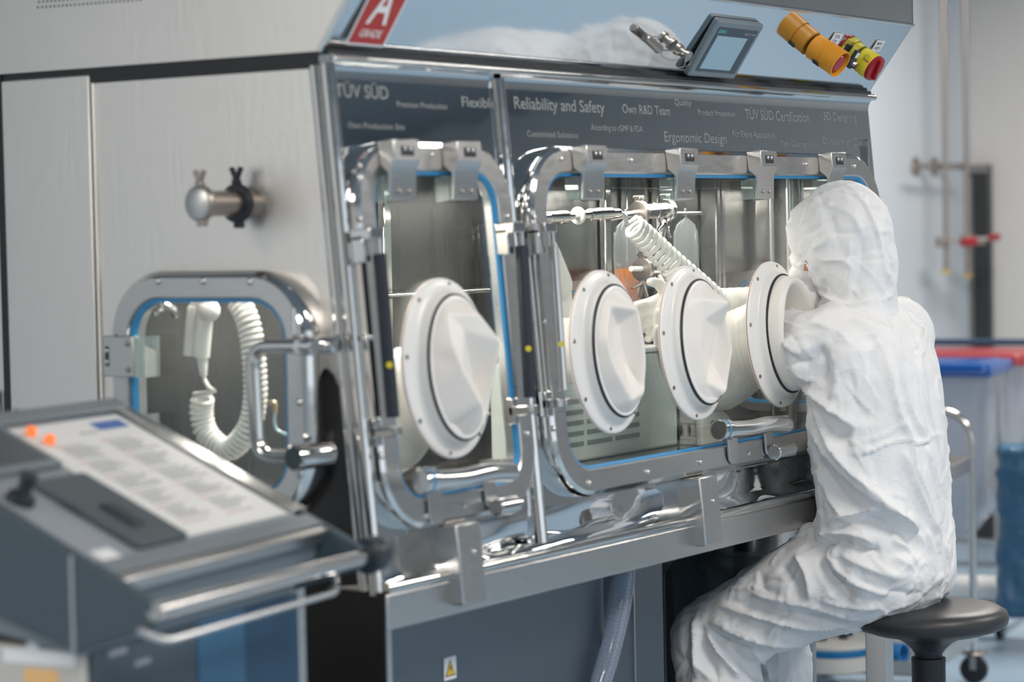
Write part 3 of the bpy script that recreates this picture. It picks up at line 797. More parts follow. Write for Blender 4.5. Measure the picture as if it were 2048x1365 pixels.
# ---- chamber
CF, CT = 0.985, 1.60
mb = MB().box(.01, XE, -.055, .46, CF - .01, CF); mb.build('chamber_floor', 'steel_chamber', ISO)
MB().box(.01, XE, .0, .46, CT, CT + .01).build('chamber_roof', 'steel_chamber', ISO)
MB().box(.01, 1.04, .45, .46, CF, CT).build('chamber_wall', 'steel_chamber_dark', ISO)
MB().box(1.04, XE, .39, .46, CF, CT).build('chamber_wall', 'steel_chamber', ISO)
MB().box(1.845, 1.85, -.02, .46, CF, CT).build('chamber_wall', 'steel_chamber_mirror', ISO)
MB().loft([[(x_, .006, ZW), (x_, .006 - .82 * K, ZW - .82), (x_, .95, ZW - .82), (x_, .95, ZW)] for x_ in (1.86, XE - .001)]).build('end_panel', 'steel_side', ISO)
MB().box(.01, XE, .94, .95, .83, ZW + .1).build('rear_panel', 'steel_side', ISO)
mb = MB()
for px, yy in ((765, .447), (1207, .385), (1250, .385), (1311, .385)):
    q = aty(px, 500, yy); mb = MB().box(q.x - .012, q.x + .012, yy - .014, yy + .002, CF, CT)
    mb.build('wall_rib', 'steel_polished' if px in (765, 1207) else 'steel_chamber', ISO, bevel=.003)
MB().box(1.825, 1.845, .345, .39, CF, CT).build('corner_rib', 'steel_chamber', ISO, bevel=.004)
for px in (1542, 1577):
    q = atx(px, 450, 1.82); r_ = .0065 if px == 1542 else .011
    MB().cyl((1.82, q.y, CF), (1.82, q.y, CT), r_, n=14).build('guide_rod', 'steel_tube', ISO)
# framed pass-through seen low on the end wall and on the back wall
EM = Matrix(((0, 0, -1, 1.845), (-1, 0, 0, 0), (0, 1, 0, 0), (0, 0, 0, 1)))
q = atx(1500, 541, 1.84); wn = (-.33, .0, CF + .02, q.z, .07)
fr = MB().loft([rr(*wn, n=8, z=b, inset=a) for a, b in ((0, 0), (0, .012), (.018, .012), (.018, 0))], EM, cap0=False, cap1=False, ring=True).build('inner_frame', 'steel_brushed', ISO)
MB().loft([rr(*wn, n=8, z=b, inset=a) for a, b in ((.018, .001), (.018, .008), (.024, .008), (.024, .001))], EM, cap0=False, cap1=False, ring=True).build('gasket', 'gasket_blue', fr)
BM = Matrix(((1, 0, 0, 0), (0, 0, -1, .39), (0, 1, 0, 0), (0, 0, 0, 1)))
q = aty(1160, 563, .38); wn = (1.10, 1.70, CF + .02, q.z, .07)
fr = MB().loft([rr(*wn, n=8, z=b, inset=a) for a, b in ((0, 0), (0, .012), (.018, .012), (.018, 0))], BM, cap0=False, cap1=False, ring=True).build('inner_frame', 'steel_brushed', ISO)
MB().loft([rr(*wn, n=8, z=b, inset=a) for a, b in ((.018, .001), (.018, .008), (.024, .008), (.024, .001))], BM, cap0=False, cap1=False, ring=True).build('gasket', 'gasket_blue', fr)
# bar across the left chamber
A = aty(745, 597, .36); B = aty(1010, 640, .30)
MB().cyl((A.x - .1, .42, A.z), (1.03, .42, A.z), .006, n=12).build('cross_bar', 'steel_tube', ISO)

# ---- base cabinet under the isolator
zb2 = zb - .030
BASE = MB()
mb = MB().box(.10, 1.02, .02, .60, .10, zb2).build('base_cabinet', 'steel_cabinet', ISO, bevel=.004)
for x_ in (.795, .905):
    MB().box(x_, x_ + .004, .016, .022, .10, zb2).build('panel_seam', 'steel_brushed', ISO)
MB().box(.02, .075, -.05, .01, .0, zb2).build('leg', 'steel_brushed', ISO, bevel=.003)
MB().box(.02, .075, .60, .66, .0, zb2).build('leg', 'steel_brushed', ISO, bevel=.003)
MB().box(.17, .20, .05, .10, .0, .101).build('leg', 'steel_brushed', ISO); MB().box(.9, .93, .05, .10, .0, .101).build('leg', 'steel_brushed', ISO)
MB().box(1.83, 1.88, .50, .56, .0, zb2).build('leg', 'steel_brushed', ISO, bevel=.003)
MB().box(1.84, 1.88, -.05, .0, .0, zb2).build('leg', 'steel_brushed', ISO, bevel=.003)
MB().box(1.868, 1.880, .14, .52, .0, zb2).build('side_skirt', 'slate_panel', ISO)
MB().box(.076, .099, -.02, .64, .0, zb2).build('shadow_panel', 'shade_black', ISO)  # black sheet that puts in the shade under the left side
MB().loft([[(x_, .04, zb2), (x_, .55, zb2), (x_, .55, .55), (x_, .30, .55)] for x_ in (1.10, 1.24)]).build('drain_housing', 'steel_cabinet', ISO, bevel=.003)
MB().box(1.02, XE, .52, .56, .02, zb2).build('rear_skirt', 'slate_panel', ISO)
MB().box(-.0085, -.0045, yb - .026, .60, .05, zb - .001).build('shadow_panel', 'shade_black', ISO)  # outer black sheet for the same shade, over leg and tray
# warning sticker
q = aty(899, 1337, .02)
st = MB().box(q.x - .017, q.x + .017, .0185, .0198, q.z - .019, q.z + .019).build('warning_sticker', 'sticker_white', ISO)
TM = Matrix(((1, 0, 0, q.x), (0, 0, -1, .0184), (0, 1, 0, q.z), (0, 0, 0, 1)))
def tri(r, z, oy=0): return [(0, r + oy - .004, z), (-r * .8, -r * .62 + oy - .002, z), (r * .8, -r * .62 + oy - .002, z)]
MB().loft([tri(.0185, 0), tri(.0185, .0003)], TM).build('black_triangle', 'text_black', st)
MB().loft([tri(.0150, .0003), tri(.0150, .0006)], TM).build('yellow_triangle', 'warning_yellow', st)
MB().add([(.001, .007, .0008), (-.004, -.001, .0008), (.0005, .0, .0008), (-.0005, -.008, .0008), (.0045, .0015, .0008), (.0, .0012, .0008)], [(0, 1, 2, 5), (5, 2, 3, 4)], TM).build('lightning_mark', 'text_black', st)

# ------------------------------------------------------------------ things inside the chamber
def coil_mesh(path, R, turns, wire, lead0=None, lead1=None, n=8, per=14, phase=0.0):
    P = smooth_path(path, 20); L = [0.0]
    for i in range(1, len(P)): L.append(L[-1] + (P[i] - P[i - 1]).length)
    tot = L[-1]; N = int(turns * per); out = []
    nrm = None; fr = []
    for i, p in enumerate(P):
        t = (P[min(i + 1, len(P) - 1)] - P[max(i - 1, 0)]).normalized()
        if nrm is None:
            up = Vector((0, 0, 1)) if abs(t.z) < .9 else Vector((1, 0, 0)); nrm = (up - t * up.dot(t)).normalized()
        else: nrm = (nrm - t * nrm.dot(t)).normalized()
        fr.append((t, nrm.copy(), t.cross(nrm)))
    j = 0
    for k in range(N + 1):
        s_ = tot * k / N
        while j < len(P) - 2 and L[j + 1] < s_: j += 1
        f = (s_ - L[j]) / max(1e-9, L[j + 1] - L[j]); p = P[j].lerp(P[j + 1], f); t, a, b = fr[j]
        u = k / N; r = R(u) if callable(R) else R; an = 2 * pi * turns * u + phase
        out.append(p + a * cos(an) * r + b * sin(an) * r)
    if lead0: out = list(lead0) + out
    if lead1: out = out + list(lead1)
    return out

# coiled air line on a quick coupling, hung across the main chamber
YH = 0.16
def A_(px, py, y=YH): return aty(px, py, y)
T = empty('coiled_air_hose', A_(1250, 430), 'white coiled plastic hose on a chrome coupling running down behind the middle glove port', 'hose')
path = [A_(1266, 452), A_(1300, 485, .15), A_(1345, 530, .13), A_(1410, 590, .10), A_(1440, 625, .09)]
pts = coil_mesh(path, lambda u: .020 + .009 * u, 19, .004, [A_(1236, 426), A_(1243, 427), A_(1250, 433), A_(1254, 450)], per=16)
MB().tube(smooth_path(pts, 1), .0052, n=8).build('coil', 'coil_plastic', T, angle=180)
mb = MB()
def cy(mb, p0, p1, r, **k): mb.cyl(A_(*p0), A_(*p1), r, n=20, bev=.0015, **k)
cy(mb, (1088, 436), (1096, 436), .0075); cy(mb, (1096, 436), (1134, 434), .0115); cy(mb, (1118, 435), (1130, 434.5), .0125)
cy(mb, (1134, 434), (1155, 432), .0065); cy(mb, (1162, 431), (1178, 430), .0085); cy(mb, (1178, 430), (1222, 427), .0115); cy(mb, (1196, 429), (1200, 428.7), .0125); cy(mb, (1222, 427), (1238, 426), .0085)
mb.build('quick_coupling', 'steel_tube', T)
MB().cyl(A_(1154, 432), A_(1158, 431.7), .017, n=28, bev=.002).build('coupling_collar', 'coil_plastic', T)

def clampset(mb, p0, p1, r, wings=(0, 1)):
    """tube between two flanged clamps along one line"""
    p0 = Vector(p0); p1 = Vector(p1); d = (p1 - p0); l = d.length
    M = Matrix.Translation(p0) @ d.to_track_quat('Z', 'Y').to_matrix().to_4x4()
    return M, l
def valve(name, p0, p1, label, drop, group='sanitary valves inside the chamber'):
    T = empty(name, p0, label, 'valve')
    M, l = clampset(None, p0, p1, .02)
    MB().lathe([(.0165, 0), (.0165, l * .52), (.0175, l * .53), (.0175, l * .56), (.0165, l * .57), (.0165, l)], M, n=32).build('valve_body', 'steel_tube', T)
    MB().lathe([(.012, l), (.016, l + .004), (.0125, l + .010), (.0001, l + .012)], M, n=24).build('end_cap', 'steel_polished', T)
    for k, zz in ((0, -.002), (1, l)):
        c = MB().lathe([(.017, -.008), (.024, -.007), (.0255, 0), (.024, .007), (.017, .008)], M @ Matrix.Translation((0, 0, zz)), n=32)
        up = M.to_3x3().inverted() @ Vector((0, 0, 1)); an = atan2(up.y, up.x)
        R_ = M @ Matrix.Translation((0, 0, zz)) @ Matrix.Rotation(an, 4, 'Z')
        c.box(.022, .034, -.007, .007, -.006, .006, R_)
        c.cyl((R_ @ Vector((.030, -.012, 0))), (R_ @ Vector((.030, .012, 0))), .0045, n=12)
        if drop or k == 1:
            c.box(-.036, -.022, -.006, .006, -.006, .006, R_)
            for s_ in (-1, 1): c.box(-.058, -.034, -.004 + s_ * .006, .004 + s_ * .006, -.003, .003, R_ @ Matrix.Rotation(s_ * .25, 4, 'Z'))
        c.build('clamp', 'steel_tube' if k else 'pipe_steel', T, bevel=.0012)
    return T, M, l
YV = .24
T, M, l = valve('clamped_valve', A_(1279, 425, YV), A_(1332, 421, YV), 'upper chrome valve with two clamps and a thin rod at the chamber back', False)
rod_a = A_(1338, 427, YV); rod_b = A_(1402, 427, YV)
MB().cyl(rod_a, rod_b, .0042, n=12).build('rod', 'steel_tube', T)
MB().tube([A_(1279, 426, YV), A_(1240, 432, YV), A_(1216, 437, YV)], .008, n=12).build('feed_pipe', 'steel_tube', T)
MB().tube([A_(1322, 436, YV), A_(1327, 452, YV), A_(1318, 462, YV), A_(1322, 470, YV)], [.006, .011, .008, .004], n=12).build('drain_fitting', 'steel_polished', T, angle=180)
T, M, l = valve('clamped_valve', A_(1287, 539, YV), A_(1340, 537, YV), 'lower chrome valve with dark clamps below the coiled hose', True)
MB().cyl(A_(1262, 538, YV), A_(1284, 538, YV), .0055, n=14).build('white_stub', 'white_plastic', T)
MB().tube([A_(1312, 545, YV), A_(1318, 562, YV), A_(1335, 580, YV), A_(1352, 600, YV)], .014, n=16).build('elbow_pipe', 'steel_tube', T)
MB().tube([A_(1290, 560, YV), A_(1278, 570, YV), A_(1264, 577, YV)], [.006, .004, .002], n=8).build('clamp_lever', 'pipe_steel', T)

def bag(pc, w, h, y, label, liq):
    """clear liquid bag hung by its neck"""
    top = Vector(pc); T = empty('liquid_bag', top, label, 'bag', 'clear liquid bags hung in the chamber')
    prof = [(0, .10), (.03, .42), (.07, .78), (.14, .97), (.3, 1.0), (.6, .98), (.9, .99), (1.0, .96)]
    n = 28; loops = []
    for t, k in prof:
        z = -h * t; th = .014 * min(1, .15 + t * 1.6)
        loops.append([(top.x + w / 2 * k * cos(2 * pi * j / n), top.y + th * sin(2 * pi * j / n) + .002 * sin(j * 2.3 + t * 6), top.z + z) for j in range(n)])
    MB().loft(loops, cap0=False, cap1=False).build('film', 'bag_film', T, angle=180)
    loops = []
    for t in (liq, liq + .02, .9, .985):
        z = -h * t
        loops.append([(top.x + w / 2 * .95 * cos(2 * pi * j / n), top.y + .012 * sin(2 * pi * j / n), top.z + z) for j in range(n)])
    MB().loft(loops).build('orange_liquid', 'orange_liquid', T, angle=60)
    MB().cyl(top + Vector((0, 0, -.002)), top + Vector((0, 0, .020)), .004, n=10).build('hanger', 'steel_tube', T)
    return T
bag(A_(1371, 436, YV + .0), .100, .215, YV, 'clear bag hanging from the thin rod beside the dark corner rib', .62)
bag(A_(1252, 438, .33), .100, .26, .33, 'clear bag with orange liquid behind the coiled hose', .40)

# laboratory box with cooling slots, standing on the chamber floor
T = empty('ventilated_cabinet', (1.0, .16, CF), 'pale green enamelled box with rows of dark cooling slots inside the chamber', 'laboratory box')
bx0, bx1, bz1 = .74, 1.222, 1.187
MB().box(bx0, bx1, .10, .22, CF + .0005, bz1 - .012).build('housing', 'green_white_enamel', T, bevel=.006)
MB().box(bx0 - .002, bx1 + .002, .097, .223, bz1 - .011, bz1).build('lid', 'white_plastic', T, bevel=.004)
for r_ in range(5):
    for c_ in range(3):
        xa = .790 + .100 * c_; z_ = 1.100 - .0200 * r_
        MB().box(xa - .004, xa + .086 - .004, .0985, .0995, z_ - .0048, z_ + .0036).build('cooling_slot', 'slot_dark', T)
MB().box(bx1 - .001, bx1 + .0015, .0975, .22, CF + .001, bz1 - .012).build('dark_edge', 'dark_gap', T)

# small cream device
q0 = aty(1404, 850, .045); q1 = aty(1462, 850, .045)
T = empty('peristaltic_pump', (q0.x, .08, CF), 'small cream plastic pump head with printed letters beside the pale green box', 'pump')
dx, dw = q0.x, q1.x - q0.x
prof = [(dx, CF + .0005), (dx + dw * .7, CF + .0005), (dx + dw, CF + .016), (dx + dw, CF + .048), (dx + dw * .72, CF + .068), (dx, CF + .068)]
MB().loft([[(x, y, z) for x, z in prof] for y in (.045, .06)]).build('front_block', 'cream_plastic', T, bevel=.004)
MB().box(dx + .004, dx + dw * .8, .06, .125, CF + .0005, CF + .018).build('lower_jaw', 'cream_plastic', T, bevel=.004)
MB().box(dx + .004, dx + dw * .8, .06, .125, CF + .042, CF + .066).build('upper_jaw', 'cream_plastic', T, bevel=.006)
for k in range(3):
    MB().lathe([(.009, 0), (.0075, .008), (.0075, .016), (.009, .024)], Matrix.Translation((dx + .016, .072 + .02 * k, CF + .018)), n=16).build('roller', 'white_plastic', T)
vs, fs = text_verts('Flex', .034, .012)
MB().add(vs, fs, Matrix(((1, 0, 0, dx + dw * .32), (0, 0, -1, .0445), (0, 1, 0, CF + .036), (0, 0, 0, 1)))).build('lettering', 'text_black', T)

# hose and spray gun behind the side door
def S_(px, py, x): return atx(px, py, x)
T = empty('coiled_spray_hose', S_(460, 600, .10), 'thick white coiled hose with a hanging spray gun behind the square side door', 'hose')
path = [S_(478, 604, .10), S_(498, 650, .10), S_(508, 720, .10), S_(510, 800, .10), S_(495, 862, .10), S_(455, 900, .10), S_(415, 870, .095), S_(403, 830, .09), S_(405, 795, .085)]
pts = coil_mesh(path, .0165, 42, .004, [S_(482, 575, .11), S_(470, 590, .105)], [S_(422, 786, .075), S_(428, 782, .07)], per=14)
MB().tube(pts, .0042, n=8).build('coil', 'coil_plastic', T, angle=180)
MB().tube(smooth_path([S_(428, 782, .07), S_(418, 775, .075), S_(410, 762, .08), S_(407, 750, .08)], 5), .0035, n=8).build('hose_end', 'coil_plastic', T)
G = T
c = S_(418, 622, .08); MB().sphere(c, .0185, n=24).build('gun_head', 'white_plastic', G)
mb = MB().tube([S_(412, 622, .08), S_(408, 650, .08), S_(404, 690, .08), S_(403, 715, .08)], [.013, .014, .0145, .0135], n=20); mb.build('gun_grip', 'white_plastic', G)
mb = MB().tube([S_(388, 612, .075), S_(384, 640, .075), S_(381, 680, .075), S_(379, 712, .075)], [.0105, .011, .012, .012], n=6); mb.build('trigger_lever', 'white_plastic', G, bevel=.002)
MB().tube([S_(404, 712, .08), S_(405, 728, .08), S_(406, 742, .08), S_(407, 752, .08)], [.010, .0085, .007, .006], n=16).build('swivel', 'white_plastic', G)
MB().cyl(S_(385, 606, .078), S_(420, 608, .08), .009, n=16, bev=.002).build('neck', 'white_plastic', G)
V = empty('wall_valve', S_(318, 610, .06), 'small chrome valve at the top left behind the side door', 'valve')
MB().sphere(S_(318, 610, .06), .013, n=16).build('valve_body', 'steel_tube', V)
MB().cyl(S_(310, 612, .06), S_(312, 632, .06), .004, n=10).build('stem', 'steel_tube', V)
MB().tube([S_(322, 608, .06), S_(345, 618, .08), S_(352, 632, .09)], .007, n=10).build('outlet', 'steel_tube', V)
V = empty('elbow_fitting', S_(548, 806, .10), 'small brass elbow with a pale tube behind the side door', 'fitting')
MB().tube(fillet([S_(538, 806, .10), S_(550, 806, .10), S_(550, 826, .10)], .004, 4), .0042, n=12).build('elbow', 'brass', V)
MB().tube(smooth_path([S_(550, 826, .10), S_(549, 845, .10), S_(556, 862, .10), S_(580, 872, .10)], 6), .0028, n=8).build('tube', 'tube_clear_blue', V)

# ------------------------------------------------------------------ gloves and sleeves in the chamber
def remesh(mb, name, m, parent, vox, smooth=6, disp=None, sub=False):
    me = bpy.data.meshes.new('tmp'); me.from_pydata([tuple(p) for p in mb.v], [], mb.f); me.update()
    o = bpy.data.objects.new('tmp', me); COL.objects.link(o)
    r = o.modifiers.new('r', 'REMESH'); r.mode = 'VOXEL'; r.voxel_size = vox; r.use_smooth_shade = True
    s_ = o.modifiers.new('s', 'SMOOTH'); s_.factor = .5; s_.iterations = smooth
    dg = bpy.context.evaluated_depsgraph_get(); me2 = bpy.data.meshes.new_from_object(o.evaluated_get(dg))
    bpy.data.objects.remove(o)
    if disp: disp(me2)
    off = world_loc(parent)
    me2.transform(Matrix.Translation(-off)); me2.update()
    for p in me2.polygons: p.use_smooth = True
    me2.materials.clear(); me2.materials.append(MATS[m])
    r = bpy.data.objects.new(name, me2); COL.objects.link(r)
    if parent is not None: r.parent = parent
    return r
def ball_chain(mb, pts, rad, n=14):
    """closed tapered limb with round ends"""
    P = [Vector(p) for p in pts]
    mb.tube(smooth_path(P, 4), [rad[0]] if False else interp_r(rad, 4), n=n)
    mb.sphere(P[0], rad[0], n=n); mb.sphere(P[-1], rad[-1], n=n)
def interp_r(rad, sub):
    out = []
    for i in range(len(rad) - 1):
        for k in range(sub): out.append(rad[i] + (rad[i + 1] - rad[i]) * k / sub)
    out.append(rad[-1]); return out
def hand_mb(mb, W, d, side, curl=.5, s=1.0, thumb_up=.8):
    """W wrist, d forward, side = thumb side; five separate fingers"""
    W = Vector(W); d = Vector(d).normalized(); side = Vector(side); side = (side - d * side.dot(d)).normalized(); nrm = d.cross(side)
    def P(a, b, c): return W + (d * a + side * b + nrm * c) * s
    for b0 in (-.030, -.010, .010, .030):
        mb.tube([P(0, b0 * .7, 0), P(.045, b0, 0), P(.092, b0, 0)], [.017 * s, .016 * s, .012 * s], n=10)
        mb.sphere(P(.092, b0, 0), .0125 * s, n=10)
    for b0, L, a0 in ((-.032, .058, .080), (-.011, .074, .090), (.011, .080, .092), (.032, .072, .088)):
        p = P(a0, b0, 0); pts = [p]; an = 0; seg = (.45, .30, .25)
        for k, f in enumerate(seg):
            an += curl * (.7, 1.0, .8)[k]
            p = p + (d * cos(an) + nrm * -sin(an) + side * b0 * 1.2) * L * f * s; pts.append(p)
        mb.tube(smooth_path(pts, 3), interp_r([.0105 * s, .0100 * s, .0090 * s, .0080 * s], 3), n=10); mb.sphere(pts[-1], .0080 * s, n=10)
    pts = [P(.020, .026, -.002), P(.045, .050, -.010), P(.066, .066 * thumb_up, -.018), P(.090, .072 * thumb_up, -.024)]
    mb.tube(smooth_path(pts, 3), interp_r([.0145 * s, .0125 * s, .0110 * s, .0090 * s], 3), n=10); mb.sphere(pts[-1], .0090 * s, n=10)
def noise_disp(amp, scale, seed=0.0, st=(1, 1, 1)):
    def f(me):
        me.update(); no = [v.normal.copy() for v in me.vertices]
        for v, n_ in zip(me.vertices, no):
            q = Vector((v.co.x * scale * st[0] + seed, v.co.y * scale * st[1], v.co.z * scale * st[2]))
            h = 1 - abs(noise.noise(q)) * 2; h2 = 1 - abs(noise.noise(q * 2.1 + Vector((5, 1, 2)))) * 2
            v.co += n_ * amp * (h * .7 + h2 * .3)
    return f
# right arm: sleeve from the hidden port reaching left to the gloved hand
A = P_[4]
mb = MB()
a0 = Vector((1.640, -.02, ZW - .49)); hand0 = aty(1352, 622, .15)
ball_chain(mb, [a0, Vector((1.62, .08, 1.215)), aty(1500, 622, .145), aty(1420, 622, .15), hand0], [.068, .060, .048, .044, .036], 20)
remesh(mb, 'inner_sleeve', 'white_rubber', A, .005, 6, noise_disp(.0035, 16, 3))
mb = MB(); hand_mb(mb, hand0 + Vector((.02, 0, 0)), aty(1290, 640, .17) - hand0, (0, .15, 1), .30, 1.02, 1.0)
remesh(mb, 'glove', 'white_rubber', A, .0028, 3)
# left arm: slack sleeve sagging from the fourth port
A = P_[3]
mb = MB()
ball_chain(mb, [Vector((PORTS[3], -.01, ZW - .505)), Vector((1.335, .035, 1.145)), Vector((1.30, .055, 1.112)), Vector((1.25, .065, 1.120)), Vector((1.21, .07, 1.16))], [.072, .072, .064, .050, .036], 22)
remesh(mb, 'inner_sleeve', 'white_rubber', A, .005, 8, noise_disp(.004, 14, 8))
mb = MB(); hand_mb(mb, Vector((1.215, .07, 1.15)), (-.5, .2, .6), (0, .2, 1), .35, .95)
remesh(mb, 'glove', 'white_rubber', A, .0028, 3)
# resting glove hanging in from the port at the left of the main window
A = P_[1]
mb = MB()
wr = aty(1108, 570, .10)
ball_chain(mb, [aty(1082, 470, .08), aty(1092, 520, .09), wr], [.018, .030, .034], 18)
hand_mb(mb, wr, aty(1132, 650, .12) - wr, (1, .3, .2), .9, 1.0)
remesh(mb, 'glove', 'white_rubber', A, .0028, 3, noise_disp(.0012, 60, 2))
# sleeves behind the other ports, slack
A = P_[0]
mb = MB()
ball_chain(mb, [Vector((.235, .02, 1.16)), Vector((.20, .06, 1.10)), Vector((.16, .08, 1.05)), Vector((.12, .09, CF + .04))], [.075, .08, .06, .035], 20)
remesh(mb, 'inner_sleeve', 'white_rubber', A, .006, 6, noise_disp(.004, 14, 1))
A = P_[1]
mb = MB()
ball_chain(mb, [Vector((.70, -.005, 1.20)), Vector((.685, .04, 1.20)), Vector((.66, .06, 1.18)), Vector((.65, .05, 1.12))], [.055, .062, .05, .03], 20)
remesh(mb, 'inner_sleeve', 'white_rubber', A, .006, 6, noise_disp(.004, 14, 5))

# ------------------------------------------------------------------ stool
sc_ = atx(1856, 1225, 1.48); SX, SY = sc_.x, sc_.y
T = empty('swivel_stool', (SX, SY, 0), 'round black padded swivel stool under the person in white coveralls', 'stool')
SM_ = Matrix.Translation((SX, SY, 0))
MB().lathe([(.118, .612), (.145, .616), (.156, .625), (.1585, .636), (.154, .648), (.140, .656), (.110, .659), (.0001, .660)], SM_, n=64).build('seat', 'stool_vinyl', T, angle=180)
MB().lathe([(.130, .613), (.118, .607), (.095, .604), (.070, .598), (.048, .585), (.034, .572), (.0275, .562), (.0275, .556), (.0335, .554), (.0345, .548)], SM_, n=48).build('seat_shell', 'stool_plastic', T)
MB().lathe([(.0335, .549), (.0330, .30), (.0300, .298)], SM_, n=40).build('column', 'stool_plastic', T)
MB().lathe([(.022, .30), (.022, .11), (.04, .10), (.04, .06)], SM_, n=32).build('gas_lift', 'stool_plastic', T)
for k in range(5):
    a = 2 * pi * k / 5 + .3; e = Vector((SX + .24 * cos(a), SY + .24 * sin(a), .075))
    lg = MB().tube([(SX, SY, .095), tuple(e)], [.020, .013], n=10).build('leg', 'stool_plastic', T)
    MB().cyl(e + Vector((-.010 * sin(a), .010 * cos(a), -.050)), e + Vector((.010 * sin(a), -.010 * cos(a), -.050)), .025, n=20).build('caster', 'stool_plastic', lg)
    MB().cyl(e + Vector((0, 0, -.05)), e, .006, n=8).build('caster_pin', 'steel_tube', lg)

# ------------------------------------------------------------------ clear hose, bin and chute under the machine
T = MB().tube(smooth_path([(.862, .03, zb - .02), (.850, .0, .80), (.825, -.005, .73), (.785, -.005, .65), (.745, 0, .57), (.70, .02, .40), (.68, .05, .15), (.70, .08, .03)], 8), .0195, n=24).build('drain_hose', 'hose_clear', None, angle=180)
tag(T, 'clear braided hose curving down beneath the machine', 'hose')
def hose_braid():
    m = MATS['hose_clear']; nt = m.node_tree; N = nt.nodes; L = nt.links
    tc = N.new('ShaderNodeTexCoord'); wv = N.new('ShaderNodeTexChecker'); wv.inputs['Scale'].default_value = 220
    mp = N.new('ShaderNodeMapping'); mp.inputs['Rotation'].default_value = (.8, .6, .78)
    L.new(tc.outputs['Object'], mp.inputs[0]); L.new(mp.outputs[0], wv.inputs['Vector'])
    df = [n_ for n_ in N if n_.type == 'BSDF_DIFFUSE'][0]
    wv.inputs[1].default_value = (.62, .66, .78, 1); wv.inputs[2].default_value = (.40, .46, .58, 1)
    L.new(wv.outputs[0], df.inputs[0])
hose_braid()
ISOC = (1.735, .20)
MB().lathe([(.100, .675), (.100, zb - .03)], Matrix.Translation((*ISOC, 0)), n=48).build('waste_chute', 'steel_tube', ISO)
MB().lathe([(.101, .700), (.104, .701), (.104, .704), (.101, .705)], Matrix.Translation((*ISOC, 0)), n=48).build('rubber_band', 'black_rubber', ISO)
T = empty('waste_bin', (*ISOC, 0), 'grey round bin with a clear liner behind the person\'s knee', 'bin')
MB().lathe([(.095, .0), (.100, .01), (.122, .66), (.126, .665), (.126, .672), (.118, .672), (.097, .02), (.0001, .018)], Matrix.Translation((*ISOC, 0)), n=48).build('bin_body', 'bin_grey', T)
n = 48
MB().loft([[(ISOC[0] + (r + .003 * sin(7 * a + k)) * cos(a), ISOC[1] + (r + .003 * sin(5 * a + k)) * sin(a), z) for a in [2 * pi * j / n for j in range(n)]] for k, (r, z) in enumerate([(.130, .60), (.130, .655), (.128, .676), (.121, .69), (.112, .700), (.108, .715)])], cap0=False, cap1=False).build('liner', 'bag_film', T, angle=180)

# ------------------------------------------------------------------ steel trolley behind the stool
YAW = radians(12)
def frame_at(px, py, d, yaw=YAW):
    r = ray(px, py); f = CR.to_3x3() @ Vector((0, 0, -1)); p = CAM + r * (d / r.dot(f))
    return p
def rotM(p, yaw): return Matrix.Translation((p.x, p.y, 0)) @ Matrix.Rotation(yaw, 4, 'Z')
p = frame_at(1948, 1335, 7.4); TM_ = rotM(p, YAW)
T = empty('steel_trolley', (p.x, p.y, 0), 'stainless steel two-shelf trolley with rounded tube ends behind the stool', 'trolley')
TW, TL = .47, .62
for xo in (0.0, -TL):
    P = [TM_ @ Vector(q) for q in ((xo, 0, .10), (xo, 0, .835), (xo, TW, .835), (xo, TW, .10))]
    MB().tube(fillet(P, .11, 10), .0125, n=16).build('end_frame', 'steel_tube', T, angle=80)
for z in (.16, .685):
    mb = MB().box(-TL, 0, .0, TW, z - .028, z - .024, TM_)
    for a_, b_, c_, d_ in ((-TL, 0, -.004, .004), (-TL, 0, TW - .004, TW + .004), (-TL, -TL + .006, 0, TW), (-.006, 0, 0, TW)):
        mb.box(a_, b_, c_, d_, z - .03, z + .012, TM_)
    mb.build('shelf', 'steel_brushed', T)
for x_ in (0, -TL):
    for y_ in (0, TW):
        c = MB().lathe([(.035, .098), (.045, .094), (.035, .088), (.012, .086)], TM_ @ Matrix.Translation((x_, y_, 0)), n=24).build('caster_cap', 'pipe_steel', T)
        MB().cyl(TM_ @ Vector((x_ - .012, y_, .043)), TM_ @ Vector((x_ + .012, y_, .043)), .043, n=24, bev=.004).build('wheel', 'black_rubber', c)
        MB().box(-.016, .016, -.010, .010, .043, .09, TM_ @ Matrix.Translation((x_, y_, 0))).build('fork', 'steel_tube', c)
# vessel and blue coil on the lower shelf
ZS = .1362
q = frame_at(1668, 1340, 6.95); VM = Matrix.Translation((q.x, q.y, ZS))
T = empty('lidded_vessel', (q.x, q.y, ZS), 'low cream vessel with a blue band and black fittings on the lower trolley shelf', 'vessel')
MB().lathe([(.100, 0), (.112, .006), (.116, .055), (.118, .057)], VM, n=48).build('lower_shell', 'cream_plastic', T)
MB().lathe([(.1175, .050), (.1185, .052), (.1185, .068), (.1175, .070)], VM, n=48).build('blue_band', 'band_blue', T)
MB().lathe([(.1175, .070), (.121, .074), (.121, .082), (.112, .088), (.0001, .090)], VM, n=48).build('lid', 'cream_plastic', T)
for (dx_, dy_, r_, h_) in ((-.05, .02, .022, .035), (.0, -.03, .014, .022), (.03, .03, .020, .028), (.06, -.02, .012, .030)):
    MB().cyl(VM @ Vector((dx_, dy_, .088)), VM @ Vector((dx_, dy_, .088 + h_)), r_, n=16, bev=.002).build('fitting', 'camera_black', T)
MB().tube(smooth_path([VM @ Vector(v) for v in ((-.04, .02, .11), (-.02, 0, .16), (.03, -.02, .16), (.06, -.02, .11))], 6), .005, n=8).build('hose_loop', 'camera_black', T)
q = frame_at(1790, 1318, 6.98)
pts = coil_mesh([(q.x, q.y - .03, ZS + .034), (q.x, q.y, ZS + .034), (q.x, q.y + .04, ZS + .034)], .028, 7, .005, per=18)
